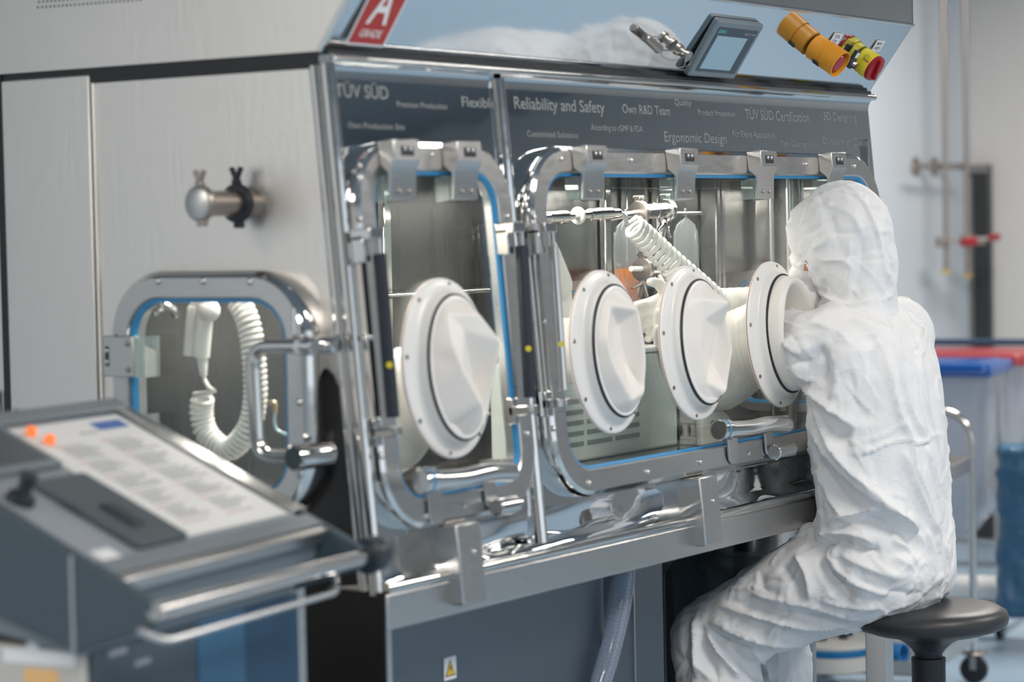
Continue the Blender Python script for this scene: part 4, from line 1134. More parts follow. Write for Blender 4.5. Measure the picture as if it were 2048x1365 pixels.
T = MB().tube(pts, .0050, n=8).build('air_hose_coil', 'coil_blue', None, angle=180); tag(T, 'bright blue coiled hose lying on the lower trolley shelf', 'hose')

# ------------------------------------------------------------------ waste trolley at the right edge
p = frame_at(1978, 745, 8.15); YW = radians(10); WM = rotM(p, YW)
T = empty('waste_trolley', (p.x, p.y, 0), 'waste bag trolley with blue and red lids on a navy tube frame', 'trolley')
ZL = .895
def lidm(x0, x1, y0, y1, z, name, m):
    l = MB().loft([rr(x0, x1, y0, y1, .035, 5, z - .030), rr(x0, x1, y0, y1, .035, 5, z), rr(x0, x1, y0, y1, .035, 5, z + .010, .008), rr(x0, x1, y0, y1, .035, 5, z + .010, .03), rr(x0, x1, y0, y1, .035, 5, z + .016, .05)], WM)
    return l.build(name, m, T, angle=40)
lidm(0, .40, 0, .52, ZL + .02, 'blue_lid', 'lid_blue')
lidm(.44, .86, -.02, .52, ZL + .03, 'red_lid', 'lid_red')
P = [WM @ Vector(v) for v in ((.90, -.10, .10), (.90, -.10, .955), (.90, .60, .955), (.90, .60, .10))]
MB().tube(fillet(P, .10, 8), .013, n=14).build('handle_frame', 'navy_tube', T, angle=80)
for y_ in (-.03, .55):
    P = [WM @ Vector(v) for v in ((-.03, y_, .115), (.92, y_, .115))]
    MB().tube(P, .012, n=12).build('base_rail', 'steel_tube', T)
    MB().cyl(WM @ Vector((0.0, y_, .115)), WM @ Vector((0.0, y_, ZL - .01)), .010, n=12).build('post', 'steel_tube', T)
for x_ in (-.02, .45, .90): MB().tube([WM @ Vector((x_, -.03, .118)), WM @ Vector((x_, .55, .118))], .012, n=12).build('cross_rail', 'steel_tube', T)
MB().cyl(WM @ Vector((.20, -.02, .30)), WM @ Vector((.20, .54, .30)), .010, n=12).build('cross_rail', 'steel_tube', T)
for x_, y_ in ((-.02, -.03), (-.02, .55), (.9, -.03), (.9, .55)):
    c = MB().lathe([(.030, .108), (.040, .100), (.030, .092)], WM @ Matrix.Translation((x_, y_, 0)), n=20).build('caster_cap', 'pipe_steel', T)
    MB().cyl(WM @ Vector((x_ + .02, y_ - .012, .045)), WM @ Vector((x_ + .02, y_ + .012, .045)), .045, n=22, bev=.004).build('wheel', 'black_rubber', c)
    MB().box(-.012, .03, -.014, .014, .045, .095, WM @ Matrix.Translation((x_, y_, 0))).build('fork', 'steel_tube', c)
def hangbag(x0, x1, y0, y1, z0, z1, label, m, sag=.04, grp=None):
    n = 40; loops = []
    cx_, cy_ = (x0 + x1) / 2, (y0 + y1) / 2
    base = rr(x0, x1, y0, y1, .05, 6)
    for k, t in enumerate((0, .08, .2, .4, .6, .8, .92, 1.0)):
        s_ = 1 - .05 * t - (.35 * max(0, t - .8) / .2)
        loops.append([WM @ Vector((cx_ + (x - cx_) * s_ + .007 * sin(i * 1.3 + k), cy_ + (y - cy_) * s_ + .007 * sin(i * 1.7 + k * 1.3), z1 + (z0 - z1) * t)) for i, (x, y, _) in enumerate(base)])
    o = MB().loft(loops, cap0=False).build('waste_bag', m, None, angle=180)
    tag(o, label, 'bag'); return o
hangbag(.02, .38, .02, .50, .33, ZL - .015, 'translucent waste bag hanging under the blue lid', 'bag_milky')
o = hangbag(.46, .84, 0, .50, .35, ZL - .005, 'translucent waste bag hanging under the red lid', 'bag_milky')
# crumpled blue clothing in a second clear bag at the right edge
q = frame_at(2035, 960, 7.9)
mb = MB().loft([rr(-.07, .09, -.13, .13, .04, 5, z) for z in (.13, .18, .64, .66)], Matrix.Translation((q.x + .06, q.y - .06, 0)) @ Matrix.Rotation(YW, 4, 'Z'))
def bluecloth(me): noise_disp(.022, 11, 4)(me)
o = remesh(mb, 'blue_cloth_bundle', 'cart_blue', None, .010, 3, bluecloth); tag(o, 'crumpled dark blue clothing bundle at the right edge beside the waste trolley', 'clothing')
q2 = frame_at(2012, 1128, 8.3)
R = empty('paper_roll', q2, 'thick white roll lying low on the waste trolley base', 'roll')
d = (WM.to_3x3() @ Vector((0, 1, 0)))
MB().cyl(WM @ Vector((-.02, -.22, .172)), WM @ Vector((-.02, .22, .172)), .042, n=28, bev=.003).build('roll', 'white_plastic', R)
R.location = WM @ Vector((-.02, 0, .13))
for ch in R.children:
    ch.data.transform(Matrix.Translation(Vector(q2) - R.location))

# ------------------------------------------------------------------ wall pipes
T = empty('media_pipes', (6.4, RY1, 1.64), 'pair of upright steel pipes with yellow caps on wall brackets', 'pipes')
for px, pw, yc in ((1890, 1830, 541), (1933, 1868, 549)):
    w_ = aty(pw, 333, RY1); y_ = RY1 - .135; q = aty(px, 333, y_); x_ = w_.x + (q.x - w_.x) * 1.0
    MB().cyl((q.x, y_, aty(px, yc, y_).z), (q.x, y_, CEIL), .0115, n=14).build('pipe', 'pipe_steel', T)
    MB().cyl((q.x, y_, aty(px, yc, y_).z - .012), (q.x, y_, aty(px, yc, y_).z), .018, n=16).build('yellow_cap', 'cap_yellow', T)
    MB().cyl((w_.x, RY1, w_.z), (w_.x, RY1 - .008, w_.z), .040, n=28, bev=.002).build('wall_flange', 'pipe_steel', T)
    MB().tube([(w_.x, RY1, w_.z), (w_.x + .02, RY1 - .06, w_.z), (q.x, y_, w_.z)], .0105, n=12).build('bracket_arm', 'pipe_steel', T)
    v = aty(px - 4 if px < 1900 else px + 4, 484 if px < 1900 else 479, y_ - .01)
    vb = MB().box(v.x - .035, v.x + .035, y_ - .028, y_ + .012, v.z - .022, v.z + .020).build('valve_body', 'pipe_steel', T, bevel=.006)
    MB().cyl((v.x, y_ - .02, v.z), (v.x + .09, y_ - .05, v.z), .010, n=12).build('valve_stem', 'steel_tube', vb)
    if px > 1900: MB().cyl((v.x + .10, y_ - .055, v.z + .004), (v.x + .15, y_ - .085, v.z + .008), .014, n=14, bev=.004).build('red_handle', 'valve_red', vb)
    else: MB().cyl((v.x + .07, y_ - .05, v.z - .004), (v.x + .21, y_ - .10, v.z - .006), .012, n=14, bev=.004).build('lever', 'pipe_steel', vb)
q = aty(1945, 484, RY1 - .25); MB().cyl((q.x - .03, RY1 - .22, q.z), (q.x + .03, RY1 - .25, q.z), .020, n=16, bev=.004).build('red_knob', 'valve_red', T)
MB().tube([aty(1830, 333, RY1 - .10), aty(1936, 336, RY1 - .12)], .009, n=10).build('cross_arm', 'pipe_steel', T)
# dark-framed door in the corner
yd0 = atx(1986, 500, RX1).y; zd = atx(1960, 330, RX1).z
fr = struct('door_1', MB().box(RX1 - .04, RX1, yd0, RY1, 0, zd), 'door_frame_dark', bevel=.004)
MB().box(RX1 - .045, RX1 - .040, yd0 + .14, RY1 - .02, .03, zd - .05).build('door_panel', 'door_grey', fr)
MB().box(RX1 - .05, RX1 - .040, yd0 + .0, RY1, zd - .035, zd).build('door_head', 'door_grey', fr)

# ------------------------------------------------------------------ control console in the foreground
CO = Vector((-0.76259, -0.32833, 0.98173)); CYAW = radians(9.13); CT_ = radians(25.32)
CM = Matrix.Translation(CO) @ Matrix.Rotation(CYAW, 4, 'Z')           # local (along, deep, up)
DM = CM @ Matrix.Translation((0, .12, .053)) @ Matrix.Rotation(CT_, 4, 'X')  # desk plane (along, up the slope, out)
T = empty('control_console', (CO.x, CO.y, 0), 'grey sloping control console with an instruction sheet in the foreground', 'console')
WX = .535
sect = [(.07, .024), (.405, .183), (.425, .178), (.45, .15), (.45, -.02), (.12, -.075), (.075, -.02)]
MB().loft([[(x, y, z) for y, z in sect] for x in (.012, WX - .012)], CM).build('desk_body', 'console_grey', T, bevel=.003)
MB().box(.012, WX - .03, -.054, .31, .0, .0015, DM).build('desk_top', 'console_top', T)
cheek = [(0, .0), (0, -.031), (.12, -.070), (.45, .045), (.45, .19), (.40, .195)]
for a_, b_ in ((0, .012), (WX - .012, WX)):
    MB().loft([[(x, y, z - .0) for y, z in cheek] for x in (a_, b_)], CM).build('side_cheek', 'console_dark', T, bevel=.004)
MB().box(-.0015, .0, .118, .123, -.068, .052, CM).build('cheek_seam', 'steel_brushed', T)
MB().box(WX - .035, WX + .004, -.02, .33, .001, .007, DM).build('edge_strip', 'steel_brushed', T, bevel=.002)
MB().box(-.10, WX, .305, .335, .0, .010, DM).build('rear_strip', 'console_grey', T, bevel=.003)
MB().box(.012, WX - .012, -.075, -.052, -.02, .001, DM).build('front_lip', 'steel_brushed', T, bevel=.003)
MB().box(.012, WX - .01, -.060, -.030, .0015, .004, DM).build('front_lip', 'console_grey', T, bevel=.001)
MB().cyl(CM @ Vector((.0, .0, -.012)), CM @ Vector((WX, .0, -.016)), .0120, n=20).build('hand_rail', 'steel_tube', T)
MB().cyl(CM @ Vector((WX - .006, .0, -.016)), CM @ Vector((WX + .03, .0, -.014)), .026, n=24, bev=.006).build('rail_knob', 'camera_black', T)
MB().tube(fillet([CM @ Vector(v) for v in ((-.035, .0, -.030), (-.0, -.012, -.048), (.43, -.012, -.050), (.455, .01, -.020))], .02, 5), .0048, n=10).build('lower_rail', 'steel_tube', T)
MB().box(.020, .215, .185, .305, .0015, .012, DM).build('monitor_bezel', 'console_grey', T, bevel=.003)
MB().box(.026, .200, .198, .295, .012, .0125, DM).build('monitor_screen', 'hmi_dark', T)
MB().loft([rr(.108, .226, -.025, .158, .008, 4, z) for z in (.0015, .010)], DM).build('keyboard_pad', 'pad_dark', T, bevel=.002)
MB().box(.150, .178, .015, .075, .010, .0135, DM).build('touch_pad', 'camera_black', T, bevel=.004)
MB().lathe([(.020, .0015), (.018, .012), (.010, .015), (.009, .030), (.0125, .034), (.011, .042), (.0001, .043)], DM @ Matrix.Translation((.052, .128, 0)), n=24).build('joystick', 'camera_black', T)
MB().box(.030, .070, -.032, -.005, .0015, .0022, DM).build('name_plate', 'sticker_white', T)
for (x, v) in ((.251, .272), (.259, .245)):
    b = MB().lathe([(.0085, .002), (.0085, .006)], DM @ Matrix.Translation((x, v, 0)), n=16).build('lamp_base', 'steel_tube', T)
    MB().lathe([(.0078, .006), (.0078, .0155), (.0055, .018), (.0001, .0185)], DM @ Matrix.Translation((x, v, 0)), n=16).build('orange_cap', 'lamp_orange', b)
# instruction sheet lying on the desk
sh = MB().box(.222, .492, -.020, .297, .0024, .0030, DM).build('instruction_sheet', 'paper', None)
tag(sh, 'white instruction sheet with two columns of grey text on the console desk', 'sheet')
HM_ = MB().box(.405, .478, .262, .284, .0031, .0034, DM).build('blue_logo', 'ink_blue', sh)
MB().box(.352, .396, .258, .262, .0031, .0034, DM).build('grey_line', 'ink_grey', sh)
random.seed(11)
mbt = MB(); mbr = MB()
for (x0, x1) in ((.262, .352), (.372, .470)):
    v = .235; blk = 0
    while v > 0.012:
        head = blk % 6 == 0
        w_ = random.uniform(.45, .95)
        (mbr if head else mbt).box(x0 + (0 if head else .006), x0 + (.018 if head else .006 + (x1 - x0) * w_), v - (.0026 if head else .0032), v, .0031, .0034, DM)
        if head: mbt.box(x0 + .02, x0 + .02 + (x1 - x0) * .5, v - .0026, v, .0031, .0034, DM)
        v -= .0062 if not head else .0075; blk += 1
        if blk % 6 == 0: v -= .006
mbt.build('printed_text', 'ink_grey', sh)['kind'] = 'stuff'; mbr.build('printed_headings', 'ink_red', sh)['kind'] = 'stuff'
# cabinet carrying the console
B0 = MB().box(.03, .46, .10, .50, -.96, -.045, CM)
def cpy(px, py, yo):
    n_ = CM.to_3x3() @ Vector((0, 1, 0)); p0 = CM @ Vector((0, yo, 0)); return CM.inverted() @ onplane(px, py, p0, n_)
def cpx(px, py, xo):
    n_ = CM.to_3x3() @ Vector((1, 0, 0)); p0 = CM @ Vector((xo, 0, 0)); return CM.inverted() @ onplane(px, py, p0, n_)
yf = .13
xa = cpy(165, 1330, yf).x; xm = cpy(385, 1250, yf).x; xn = cpy(478, 1200, yf).x; xb = cpy(592, 1250, yf).x
K_ = empty('console_cart', CM @ Vector((xa, yf, -CO.z)), 'blue and grey cabinet standing under the control console', 'cabinet')
MB().box(xa, xb, yf, .60, -CO.z, -.07, CM).build('carcass', 'cart_light', K_, bevel=.004)
MB().box(xa + .012, xm, yf - .006, yf, -CO.z + .01, -.075, CM).build('grey_door', 'console_dark', K_, bevel=.002)
MB().box(xm + .001, xn, yf - .008, yf, -CO.z + .01, -.075, CM).build('blue_door', 'cart_blue', K_, bevel=.002)
MB().box(xn + .001, xb - .002, yf - .006, yf, -CO.z + .01, -.075, CM).build('dark_blue_door', 'cart_blue_dark', K_, bevel=.002)
MB().box(xb - .001, xb + .022, yf - .004, yf + .03, -CO.z, -.07, CM).build('corner_post', 'steel_brushed', K_, bevel=.002)
pa = cpx(30, 1305, xa); pb = cpx(80, 1350, xa)
for (p_, hw, hh, m_) in ((cpx(78, 1315, xa), .055, .009, 'sticker_white'), (cpx(83, 1355, xa), .026, .010, 'label_orange'), (cpx(66, 1285, xa), .009, .009, 'sticker_white')):
    MB().box(xa - .001, xa, p_.y - hw, p_.y + hw, p_.z - hh, p_.z + hh, CM).build('label', m_, K_)
p_ = cpy(235, 1305, yf - .006); MB().box(p_.x - .02, p_.x + .02, yf - .0068, yf - .006, p_.z - .004, p_.z + .004, CM).build('label', 'console_top', K_)
p_ = cpy(285, 1325, yf - .006); MB().box(p_.x - .018, p_.x + .018, yf - .0068, yf - .006, p_.z - .004, p_.z + .004, CM).build('label', 'console_top', K_)
# black device behind the console
r_ = ray(18, 860); q = onplane(18, 848, CM @ Vector((0, .40, 0)), CM.to_3x3() @ Vector((0, 1, 0))); ql = CM.inverted() @ q
T = empty('black_sensor_unit', CM @ Vector((ql.x, .44, ql.z)), 'small black unit with a white label at the left edge behind the console', 'device')
Q = CM @ Matrix.Translation((ql.x, .44, ql.z - .002))
MB().loft([rr(-.028, .012, -.02, .02, .008, 4, 0), rr(-.028, .012, -.02, .02, .008, 4, .042), rr(-.026, .010, -.018, .018, .012, 4, .056), rr(-.020, .004, -.012, .012, .01, 4, .062)], Q).build('housing', 'camera_black', T)
MB().box(.010, .028, -.012, .012, .0, .046, Q).build('side_block', 'camera_black', T, bevel=.003)
MB().box(-.016, .002, -.0215, -.0200, .010, .028, Q).build('label', 'sticker_white', T)
MB().box(-.010, -.002, -.0225, -.0215, .015, .023, Q).build('yellow_mark', 'warning_yellow', T)
MB().cyl(Q @ Vector((.02, -.02, .004)), Q @ Vector((.045, -.02, .016)), .004, n=10).build('connector', 'steel_tube', T)

# ------------------------------------------------------------------ the person
PX = 1.48
PER = empty('person', (PX, SY + .02, 0), 'person in white hooded coveralls seated on the black stool, arms in the glove ports', 'person')
def sect_loop(c, a, b, yaw=0.0, n=32, sq=2.3):
    out = []
    for j in range(n):
        t = 2 * pi * j / n; ct, st = cos(t), sin(t)
        x = a * (abs(ct) ** (2 / sq)) * (1 if ct > 0 else -1); y = b * (abs(st) ** (2 / sq)) * (1 if st > 0 else -1)
        out.append((c[0] + x * cos(yaw) - y * sin(yaw), c[1] + x * sin(yaw) + y * cos(yaw), c[2]))
    return out
body = MB()
# torso: (pixel x of the middle, pixel y, half width, half depth)
TOR = [(1762, 1212, .150, .105), (1764, 1185, .178, .124), (1766, 1150, .190, .132), (1766, 1105, .194, .130), (1768, 1060, .192, .122), (1769, 1010, .192, .113), (1764, 950, .198, .114), (1758, 880, .206, .114), (1752, 800, .212, .112), (1746, 740, .216, .108), (1738, 690, .212, .100), (1729, 655, .190, .088), (1719, 628, .140, .074), (1712, 606, .088, .064), (1708, 585, .072, .066)]
loops = []
for px, py, a, b in TOR:
    c = atx(px, py, PX); loops.append(sect_loop(c, a, b, radians(4)))
body.loft(loops)
def chain(pts, rad, n=20):
    P = smooth_path([Vector(p) for p in pts], 5); R = interp_r(rad, 5)
    body.tube(P, R, n=n); body.sphere(P[0], R[0] * .98, n=n); body.sphere(P[-1], R[-1] * .98, n=n)
# shoulders and arms into the ports
shL = Vector((1.334, -.158, 1.170)); shR = Vector((1.650, -.175, 1.185))
chain([(1.40, -.17, 1.185), shL, (1.348, -.088, 1.188), (1.350, .02, 1.195)], [.080, .083, .063, .048])
chain([(1.56, -.17, 1.19), shR, (1.650, -.09, 1.175), (1.640, .02, 1.19)], [.078, .080, .072, .060])
# legs
hipL = Vector((1.395, -.240, .735)); hipR = Vector((1.560, -.225, .735))
kL = atx(1420, 1278, 1.325); kR = Vector((1.585, .115, .60))
chain([hipL, hipL.lerp(kL, .35) + Vector((0, 0, .016)), hipL.lerp(kL, .7) + Vector((0, 0, .008)), kL], [.112, .104, .090, .080])
chain([hipR, hipR.lerp(kR, .35) + Vector((0, 0, .012)), hipR.lerp(kR, .7), kR], [.104, .100, .086, .078])
fL = Vector((1.325, .075, .10)); fR = Vector((1.60, .11, .10))
chain([kL, kL.lerp(fL, .25) + Vector((0, -.022, 0)), kL.lerp(fL, .6) + Vector((0, -.015, 0)), fL], [.082, .088, .078, .058])
chain([kR, kR.lerp(fR, .25) + Vector((0, -.02, 0)), kR.lerp(fR, .6) + Vector((0, -.01, 0)), fR], [.080, .084, .074, .056])
# slack cloth at the lap
chain([atx(1655, 1088, 1.37), atx(1625, 1078, 1.37)], [.050, .034])

from mathutils.bvhtree import BVHTree
import numpy as np
def wander(bvh, me, count, rnd):
    """short sharp creases wandering over the cloth"""
    out = []; nv = len(me.vertices)
    for _ in range(count):
        v = me.vertices[rnd.randrange(nv)]; p = v.co.copy(); n_ = v.normal.copy()
        d = Vector((rnd.gauss(0, .55), rnd.gauss(0, .8), rnd.gauss(-.3, .9))); d = (d - n_ * d.dot(n_))
        if d.length < .05: continue
        d.normalize(); bend = rnd.gauss(0, .10); P = [p]
        for k in range(rnd.randrange(4, 13)):
            d = (d + n_.cross(d) * bend); d = (d - n_ * d.dot(n_)).normalized()
            hit = bvh.find_nearest(P[-1] + d * .011)
            if hit[0] is None: break
            P.append(hit[0]); n_ = hit[1]
        out.append((P, rnd.uniform(.0035, .0085), rnd.uniform(.0022, .0052) * rnd.choice((1, 1, -1))))
    return out
def crease(me, strokes, amp_noise, seed, count=300):
    """folds: each stroke is a line over the cloth that lifts (or sinks) it with a soft flank"""
    me.update()
    n = len(me.vertices); co = np.empty(n * 3); me.vertices.foreach_get('co', co); co = co.reshape(-1, 3)
    no = np.array([v.normal[:] for v in me.vertices])
    bvh = BVHTree.FromPolygons([v.co.copy() for v in me.vertices], [tuple(p.vertices) for p in me.polygons])
    disp = np.zeros(n)
    rnd = random.Random(int(seed * 10))
    for st in list(strokes) + wander(bvh, me, count, rnd):
        pts, wd, h = st[0], st[1], st[2]
        Q = []
        if isinstance(pts[0], Vector): Q = [np.array(p[:]) for p in pts]; h /= 1.5
        else:
            for p in smooth_path([Vector((p[0], p[1], 0)) for p in pts], 5):
                hit = bvh.ray_cast(CAM, ray(p.x, p.y))
                if hit[0] is not None: Q.append(np.array(hit[0][:]))
        if len(Q) < 2: continue
        Q = np.array(Q); best = np.full(n, 1e9); tt = np.zeros(n); sd = np.zeros(n)
        lo = Q.min(0) - wd * 3; hi = Q.max(0) + wd * 3
        idx = np.where(((co > lo) & (co < hi)).all(1))[0]
        if not len(idx): continue
        C_ = co[idx]; bb = np.full(len(idx), 1e9); tb = np.zeros(len(idx)); sb = np.zeros(len(idx))
        for i in range(len(Q) - 1):
            a = Q[i]; d = Q[i + 1] - a; l2 = d @ d + 1e-12
            u = np.clip(((C_ - a) @ d) / l2, 0, 1); w_ = C_ - (a + u[:, None] * d); dd = np.sqrt((w_ ** 2).sum(1))
            side = np.einsum('ij,ij->i', np.cross(np.tile(d, (len(idx), 1)), w_), no[idx])
            m_ = dd < bb; bb[m_] = dd[m_]; tb[m_] = (i + u[m_]) / (len(Q) - 1); sb[m_] = np.sign(side[m_])
        fade = np.minimum(1, np.minimum(tb, 1 - tb) * 5 + .12)
        # steep on one side, soft on the other
        wloc = np.where(sb > 0, wd, wd * .45) if h > 0 else np.full(len(idx), wd)
        disp[idx] += 1.5 * h * fade * np.exp(-np.abs(bb / wloc) ** 1.15)
    sm = np.empty(n)
    for i in range(n):
        q = Vector(co[i]) + Vector((seed, 0, 0))
        a = 1 - abs(noise.noise(q * 9)) * 2.0
        b = 1 - abs(noise.noise(Vector((q.x * 22, q.y * 22, q.z * 12)) + Vector((3, 1, 7)))) * 2.2
        c_ = noise.noise(q * 5)
        sm[i] = a * .55 + b * .30 + c_ * .5
    disp += sm * amp_noise
    co2 = co + no * disp[:, None]
    me.vertices.foreach_set('co', co2.ravel()); me.update()

FOLDS = [
    # back and side seams, pleats
    ([(1846, 640), (1838, 700), (1842, 770), (1862, 850), (1885, 930)], .010, .006),
    ([(1762, 690), (1775, 760), (1792, 830), (1812, 880), (1822, 940), (1868, 1040)], .014, .011),
    ([(1782, 680), (1800, 760), (1822, 830), (1850, 880)], .012, .007),
    ([(1820, 620), (1838, 650), (1846, 690)], .012, .005),
    ([(1800, 900), (1820, 960), (1850, 1030), (1880, 1080)], .014, .010),
    ([(1850, 890), (1866, 960), (1880, 1040)], .012, .008),
    ([(1742, 700), (1752, 780), (1748, 850)], .016, -.007),
    ([(1697, 906), (1720, 908), (1745, 900), (1775, 888), (1806, 882), (1825, 888), (1852, 884), (1858, 876), (1888, 870)], .0040, .0050),
    # from the armpit
    ([(1604, 772), (1640, 800), (1680, 832), (1714, 858)], .014, .012),
    ([(1608, 780), (1634, 830), (1668, 872), (1706, 870)], .016, -.012),
    ([(1612, 790), (1640, 850), (1684, 920), (1740, 980), (1800, 1040)], .016, .012),
    ([(1620, 850), (1650, 900), (1700, 960), (1760, 1010), (1822, 1050)], .014, .010),
    ([(1624, 890), (1660, 960), (1720, 1020), (1790, 1052)], .016, -.010),
    ([(1632, 930), (1652, 990), (1690, 1030)], .012, .009),
    ([(1640, 960), (1656, 1010), (1664, 1040)], .010, -.008),
    # waist over the thigh
    ([(1655, 1052), (1700, 1030), (1760, 1024), (1812, 1046), (1848, 1090)], .015, .014),
    ([(1650, 1068), (1700, 1050), (1760, 1048), (1810, 1070), (1840, 1110)], .015, -.014),
    ([(1634, 1074), (1672, 1068), (1720, 1074), (1752, 1094)], .011, .013),
    ([(1640, 1096), (1680, 1086), (1740, 1100), (1760, 1098)], .010, -.012),
    ([(1848, 1060), (1862, 1110), (1858, 1170)], .010, .007),
    ([(1868, 1070), (1880, 1120), (1878, 1170)], .008, .006),
    ([(1884, 1080), (1896, 1130), (1890, 1176)], .007, .005),
    ([(1836, 1050), (1830, 1110), (1840, 1160)], .012, -.008),
    ([(1780, 1080), (1820, 1100), (1835, 1130)], .012, .008),
    # thigh
    ([(1640, 1094), (1650, 1130), (1690, 1180), (1702, 1206)], .012, -.012),
    ([(1650, 1098), (1668, 1136), (1720, 1172), (1780, 1190)], .013, .012),
    ([(1680, 1110), (1740, 1140), (1800, 1160)], .013, .008),
    ([(1700, 1150), (1760, 1180), (1830, 1190)], .012, -.008),
    ([(1560, 1130), (1584, 1160), (1600, 1200)], .012, -.008),
    ([(1590, 1112), (1612, 1150), (1620, 1200)], .012, .008),
    ([(1520, 1150), (1530, 1180), (1560, 1190)], .010, -.006),
    ([(1500, 1190), (1560, 1204), (1640, 1218), (1720, 1240)], .013, .009),
    ([(1450, 1200), (1540, 1226), (1620, 1236), (1700, 1246)], .014, -.010),
    ([(1440, 1214), (1520, 1236), (1600, 1252), (1690, 1254)], .010, .011),
    ([(1640, 1200), (1700, 1212), (1760, 1216)], .010, .007),
    ([(1420, 1246), (1500, 1276), (1580, 1288), (1640, 1290)], .014, .010),
    ([(1410, 1262), (1480, 1296), (1560, 1310)], .012, -.009),
    # knee and shin
    ([(1392, 1236), (1388, 1290), (1396, 1360)], .010, .009),
    ([(1400, 1250), (1412, 1300), (1440, 1362)], .011, -.009),
    ([(1412, 1262), (1440, 1310), (1480, 1360)], .011, .010),
    ([(1430, 1270), (1480, 1320), (1520, 1362)], .012, -.010),
    ([(1376, 1250), (1370, 1300), (1372, 1360)], .009, -.006),
    ([(1500, 1300), (1530, 1330), (1540, 1362)], .010, .007),
    # arm
    ([(1568, 682), (1582, 700), (1600, 708), (1622, 690)], .011, .009),
    ([(1574, 700), (1592, 722), (1620, 724), (1640, 700)], .011, -.009),
    ([(1640, 690), (1652, 730), (1640, 768)], .013, -.009),
    ([(1580, 735), (1600, 752), (1630, 762)], .009, .007),
    ([(1610, 650), (1660, 660), (1700, 690)], .014, .006),
    ([(1700, 640), (1740, 670), (1760, 700)], .014, .006),
    ([(1730, 610), (1770, 640), (1800, 690)], .012, .005),
    ([(1660, 705), (1672, 760), (1664, 800)], .014, .006),
    ([(1700, 740), (1712, 800), (1740, 850)], .018, -.006),
]
remesh(body, 'coverall', 'coverall_white', PER, .0045, 3, lambda me: crease(me, FOLDS, .0026, 1.7, 520))

# hood with its gathered seam, mask and the bit of face between them
hc = atx(1690, 482, 1.468)
hood = MB()
def ell(c, r, sc, M=None): hood.sphere((0, 0, 0), r, n=32, sc=sc, M=Matrix.Translation(c) @ (M or Matrix()))
TILT = Matrix.Rotation(radians(-14), 4, 'X')
ell(hc + Vector((0, .003, .012)), .1, (.93, 1.0, 1.10), TILT)
ell(hc + Vector((0, .030, -.045)), .1, (.72, .80, .80), TILT)
ell(hc + Vector((-.004, .052, .012)), .1, (.74, .62, .80), TILT)
nk = atx(1718, 612, 1.475)
loops = []
for px, py, a, b in ((1722, 640, .118, .080), (1721, 618, .102, .076), (1723, 590, .088, .074), (1722, 560, .084, .078), (1716, 525, .086, .086), (1704, 490, .080, .09)):
    loops.append(sect_loop(atx(px - 4, py, 1.472), a * .97, b * .97, radians(3), sq=2.1))
hood.loft(loops)
HF = [
    ([(1604, 452), (1622, 412), (1656, 390), (1690, 386), (1720, 402), (1742, 440), (1758, 490), (1768, 540), (1764, 590)], .0075, .0065),
    ([(1690, 372), (1704, 384), (1722, 400)], .006, .004),
    ([(1735, 392), (1750, 412), (1770, 440)], .006, -.004),
    ([(1720, 384), (1736, 404), (1760, 410)], .006, -.004),
    ([(1752, 440), (1775, 446), (1790, 470)], .007, -.004),
    ([(1764, 500), (1782, 520), (1794, 556)], .008, -.006),
    ([(1764, 540), (1780, 570), (1772, 600)], .010, .007),
    ([(1612, 470), (1640, 452), (1672, 436)], .010, -.005),
    ([(1622, 500), (1650, 486), (1668, 470)], .008, .005),
    ([(1632, 520), (1680, 520), (1704, 540), (1690, 590)], .010, .006),
    ([(1640, 560), (1672, 590), (1700, 600), (1730, 580)], .012, -.009),
    ([(1636, 580), (1664, 604), (1700, 612), (1745, 598)], .008, .008),
    ([(1700, 480), (1694, 530), (1680, 575)], .012, .005),
    ([(1724, 470), (1722, 530), (1706, 580)], .012, -.005),
    ([(1650, 410), (1700, 430), (1724, 470)], .02, .005),
    ([(1612, 440), (1640, 420), (1670, 408)], .008, .004),
    ([(1600, 496), (1612, 518), (1626, 546), (1640, 585)], .006, .0075),
    ([(1604, 510), (1608, 540), (1624, 575)], .006, -.006),
]
HO = remesh(hood, 'hood', 'coverall_white', PER, .0040, 3, lambda me: crease(me, HF, .0018, 4.2, 60))
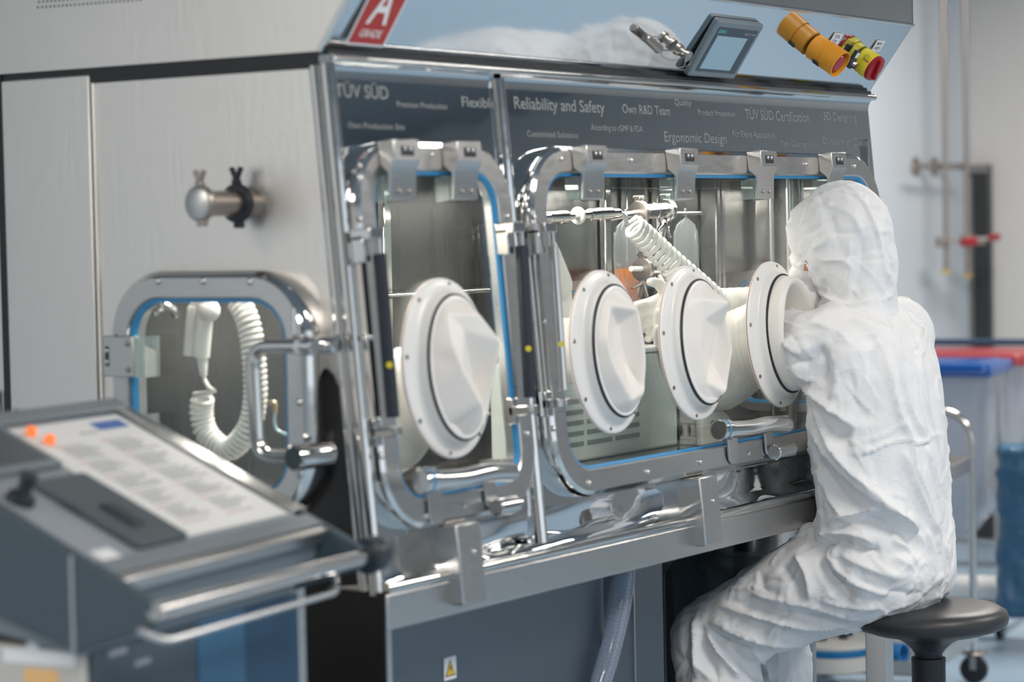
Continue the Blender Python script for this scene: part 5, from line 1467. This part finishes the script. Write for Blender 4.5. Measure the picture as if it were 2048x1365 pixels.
# face in the opening (turned away): skin, nose, mask over it
face = MB(); fc = hc + Vector((.004, .046, -.035))
face.sphere((0, 0, 0), .1, n=28, sc=(.56, .50, .72), M=Matrix.Translation(fc) @ TILT)
face.sphere(fc + Vector((0, .048, -.010)), .013, n=12)
for sx in (-.028, .028): face.sphere(fc + Vector((sx, .050, .018)), .010, n=12)
remesh(face, 'face', 'skin', PER, .005, 4)
bh = BVHTree.FromPolygons([v.co + world_loc(PER) for v in HO.data.vertices], [tuple(p.vertices) for p in HO.data.polygons])
tri3 = []
for px, py in ((1613, 522), (1622, 541), (1611, 542)):
    h_ = bh.ray_cast(CAM, ray(px, py)); tri3.append(h_[0] + h_[1] * .0015)
MB().loft([tri3, [p - Vector((0, -.004, 0)) for p in tri3]]).build('cheek', 'skin', PER)
mk = MB()
mk.sphere((0, 0, 0), .1, n=28, sc=(.62, .42, .56), M=Matrix.Translation(fc + Vector((-.006, .030, -.052))) @ TILT)
mk.tube([atx(1612, 572, 1.42), atx(1622, 606, 1.42), atx(1640, 628, 1.425)], [.018, .022, .014], n=12)
remesh(mk, 'face_mask', 'coverall_white', PER, .0045, 3, noise_disp(.0022, 26, 3))
# loose collar flap
v = [atx(1601, 584, 1.40), atx(1625, 577, 1.41), atx(1644, 616, 1.42), atx(1630, 628, 1.41)]
MB().loft([v, [p + Vector((.004, -.003, 0)) for p in v]]).build('collar_flap', 'coverall_white', PER, bevel=.001)
# overshoes
for f in (fL, fR):
    sh = MB(); sh.tube([f + Vector((0, -.05, -.045)), f + Vector((0, .0, -.05)), f + Vector((0, .10, -.058)), f + Vector((0, .17, -.066))], [.040, .046, .042, .028], n=18); sh.sphere(f + Vector((0, -.05, -.05)), .040, n=16); sh.sphere(f + Vector((0, .17, -.066)), .028, n=14); sh.tube([f + Vector((0, 0, .02)), f + Vector((0, 0, -.05))], [.055, .045], n=16)
    remesh(sh, 'overshoe', 'coverall_white', PER, .007, 3)

# clear bag hanging by the knee, behind the leg
q = aty(1592, 1290, .10)
loops = [[(q.x + w_ * cos(a) + .006 * sin(3 * a + z_ * 40), q.y + w_ * .45 * sin(a), q.z + z_) for a in [2 * pi * j / 28 for j in range(28)]] for w_, z_ in ((.030, .05), (.045, 0), (.052, -.08), (.050, -.16), (.030, -.20))]
o = MB().loft(loops, cap0=False).build('plastic_bag', 'bag_film', None, angle=180); tag(o, 'empty clear plastic bag hanging behind the seated person\'s lower leg', 'bag')
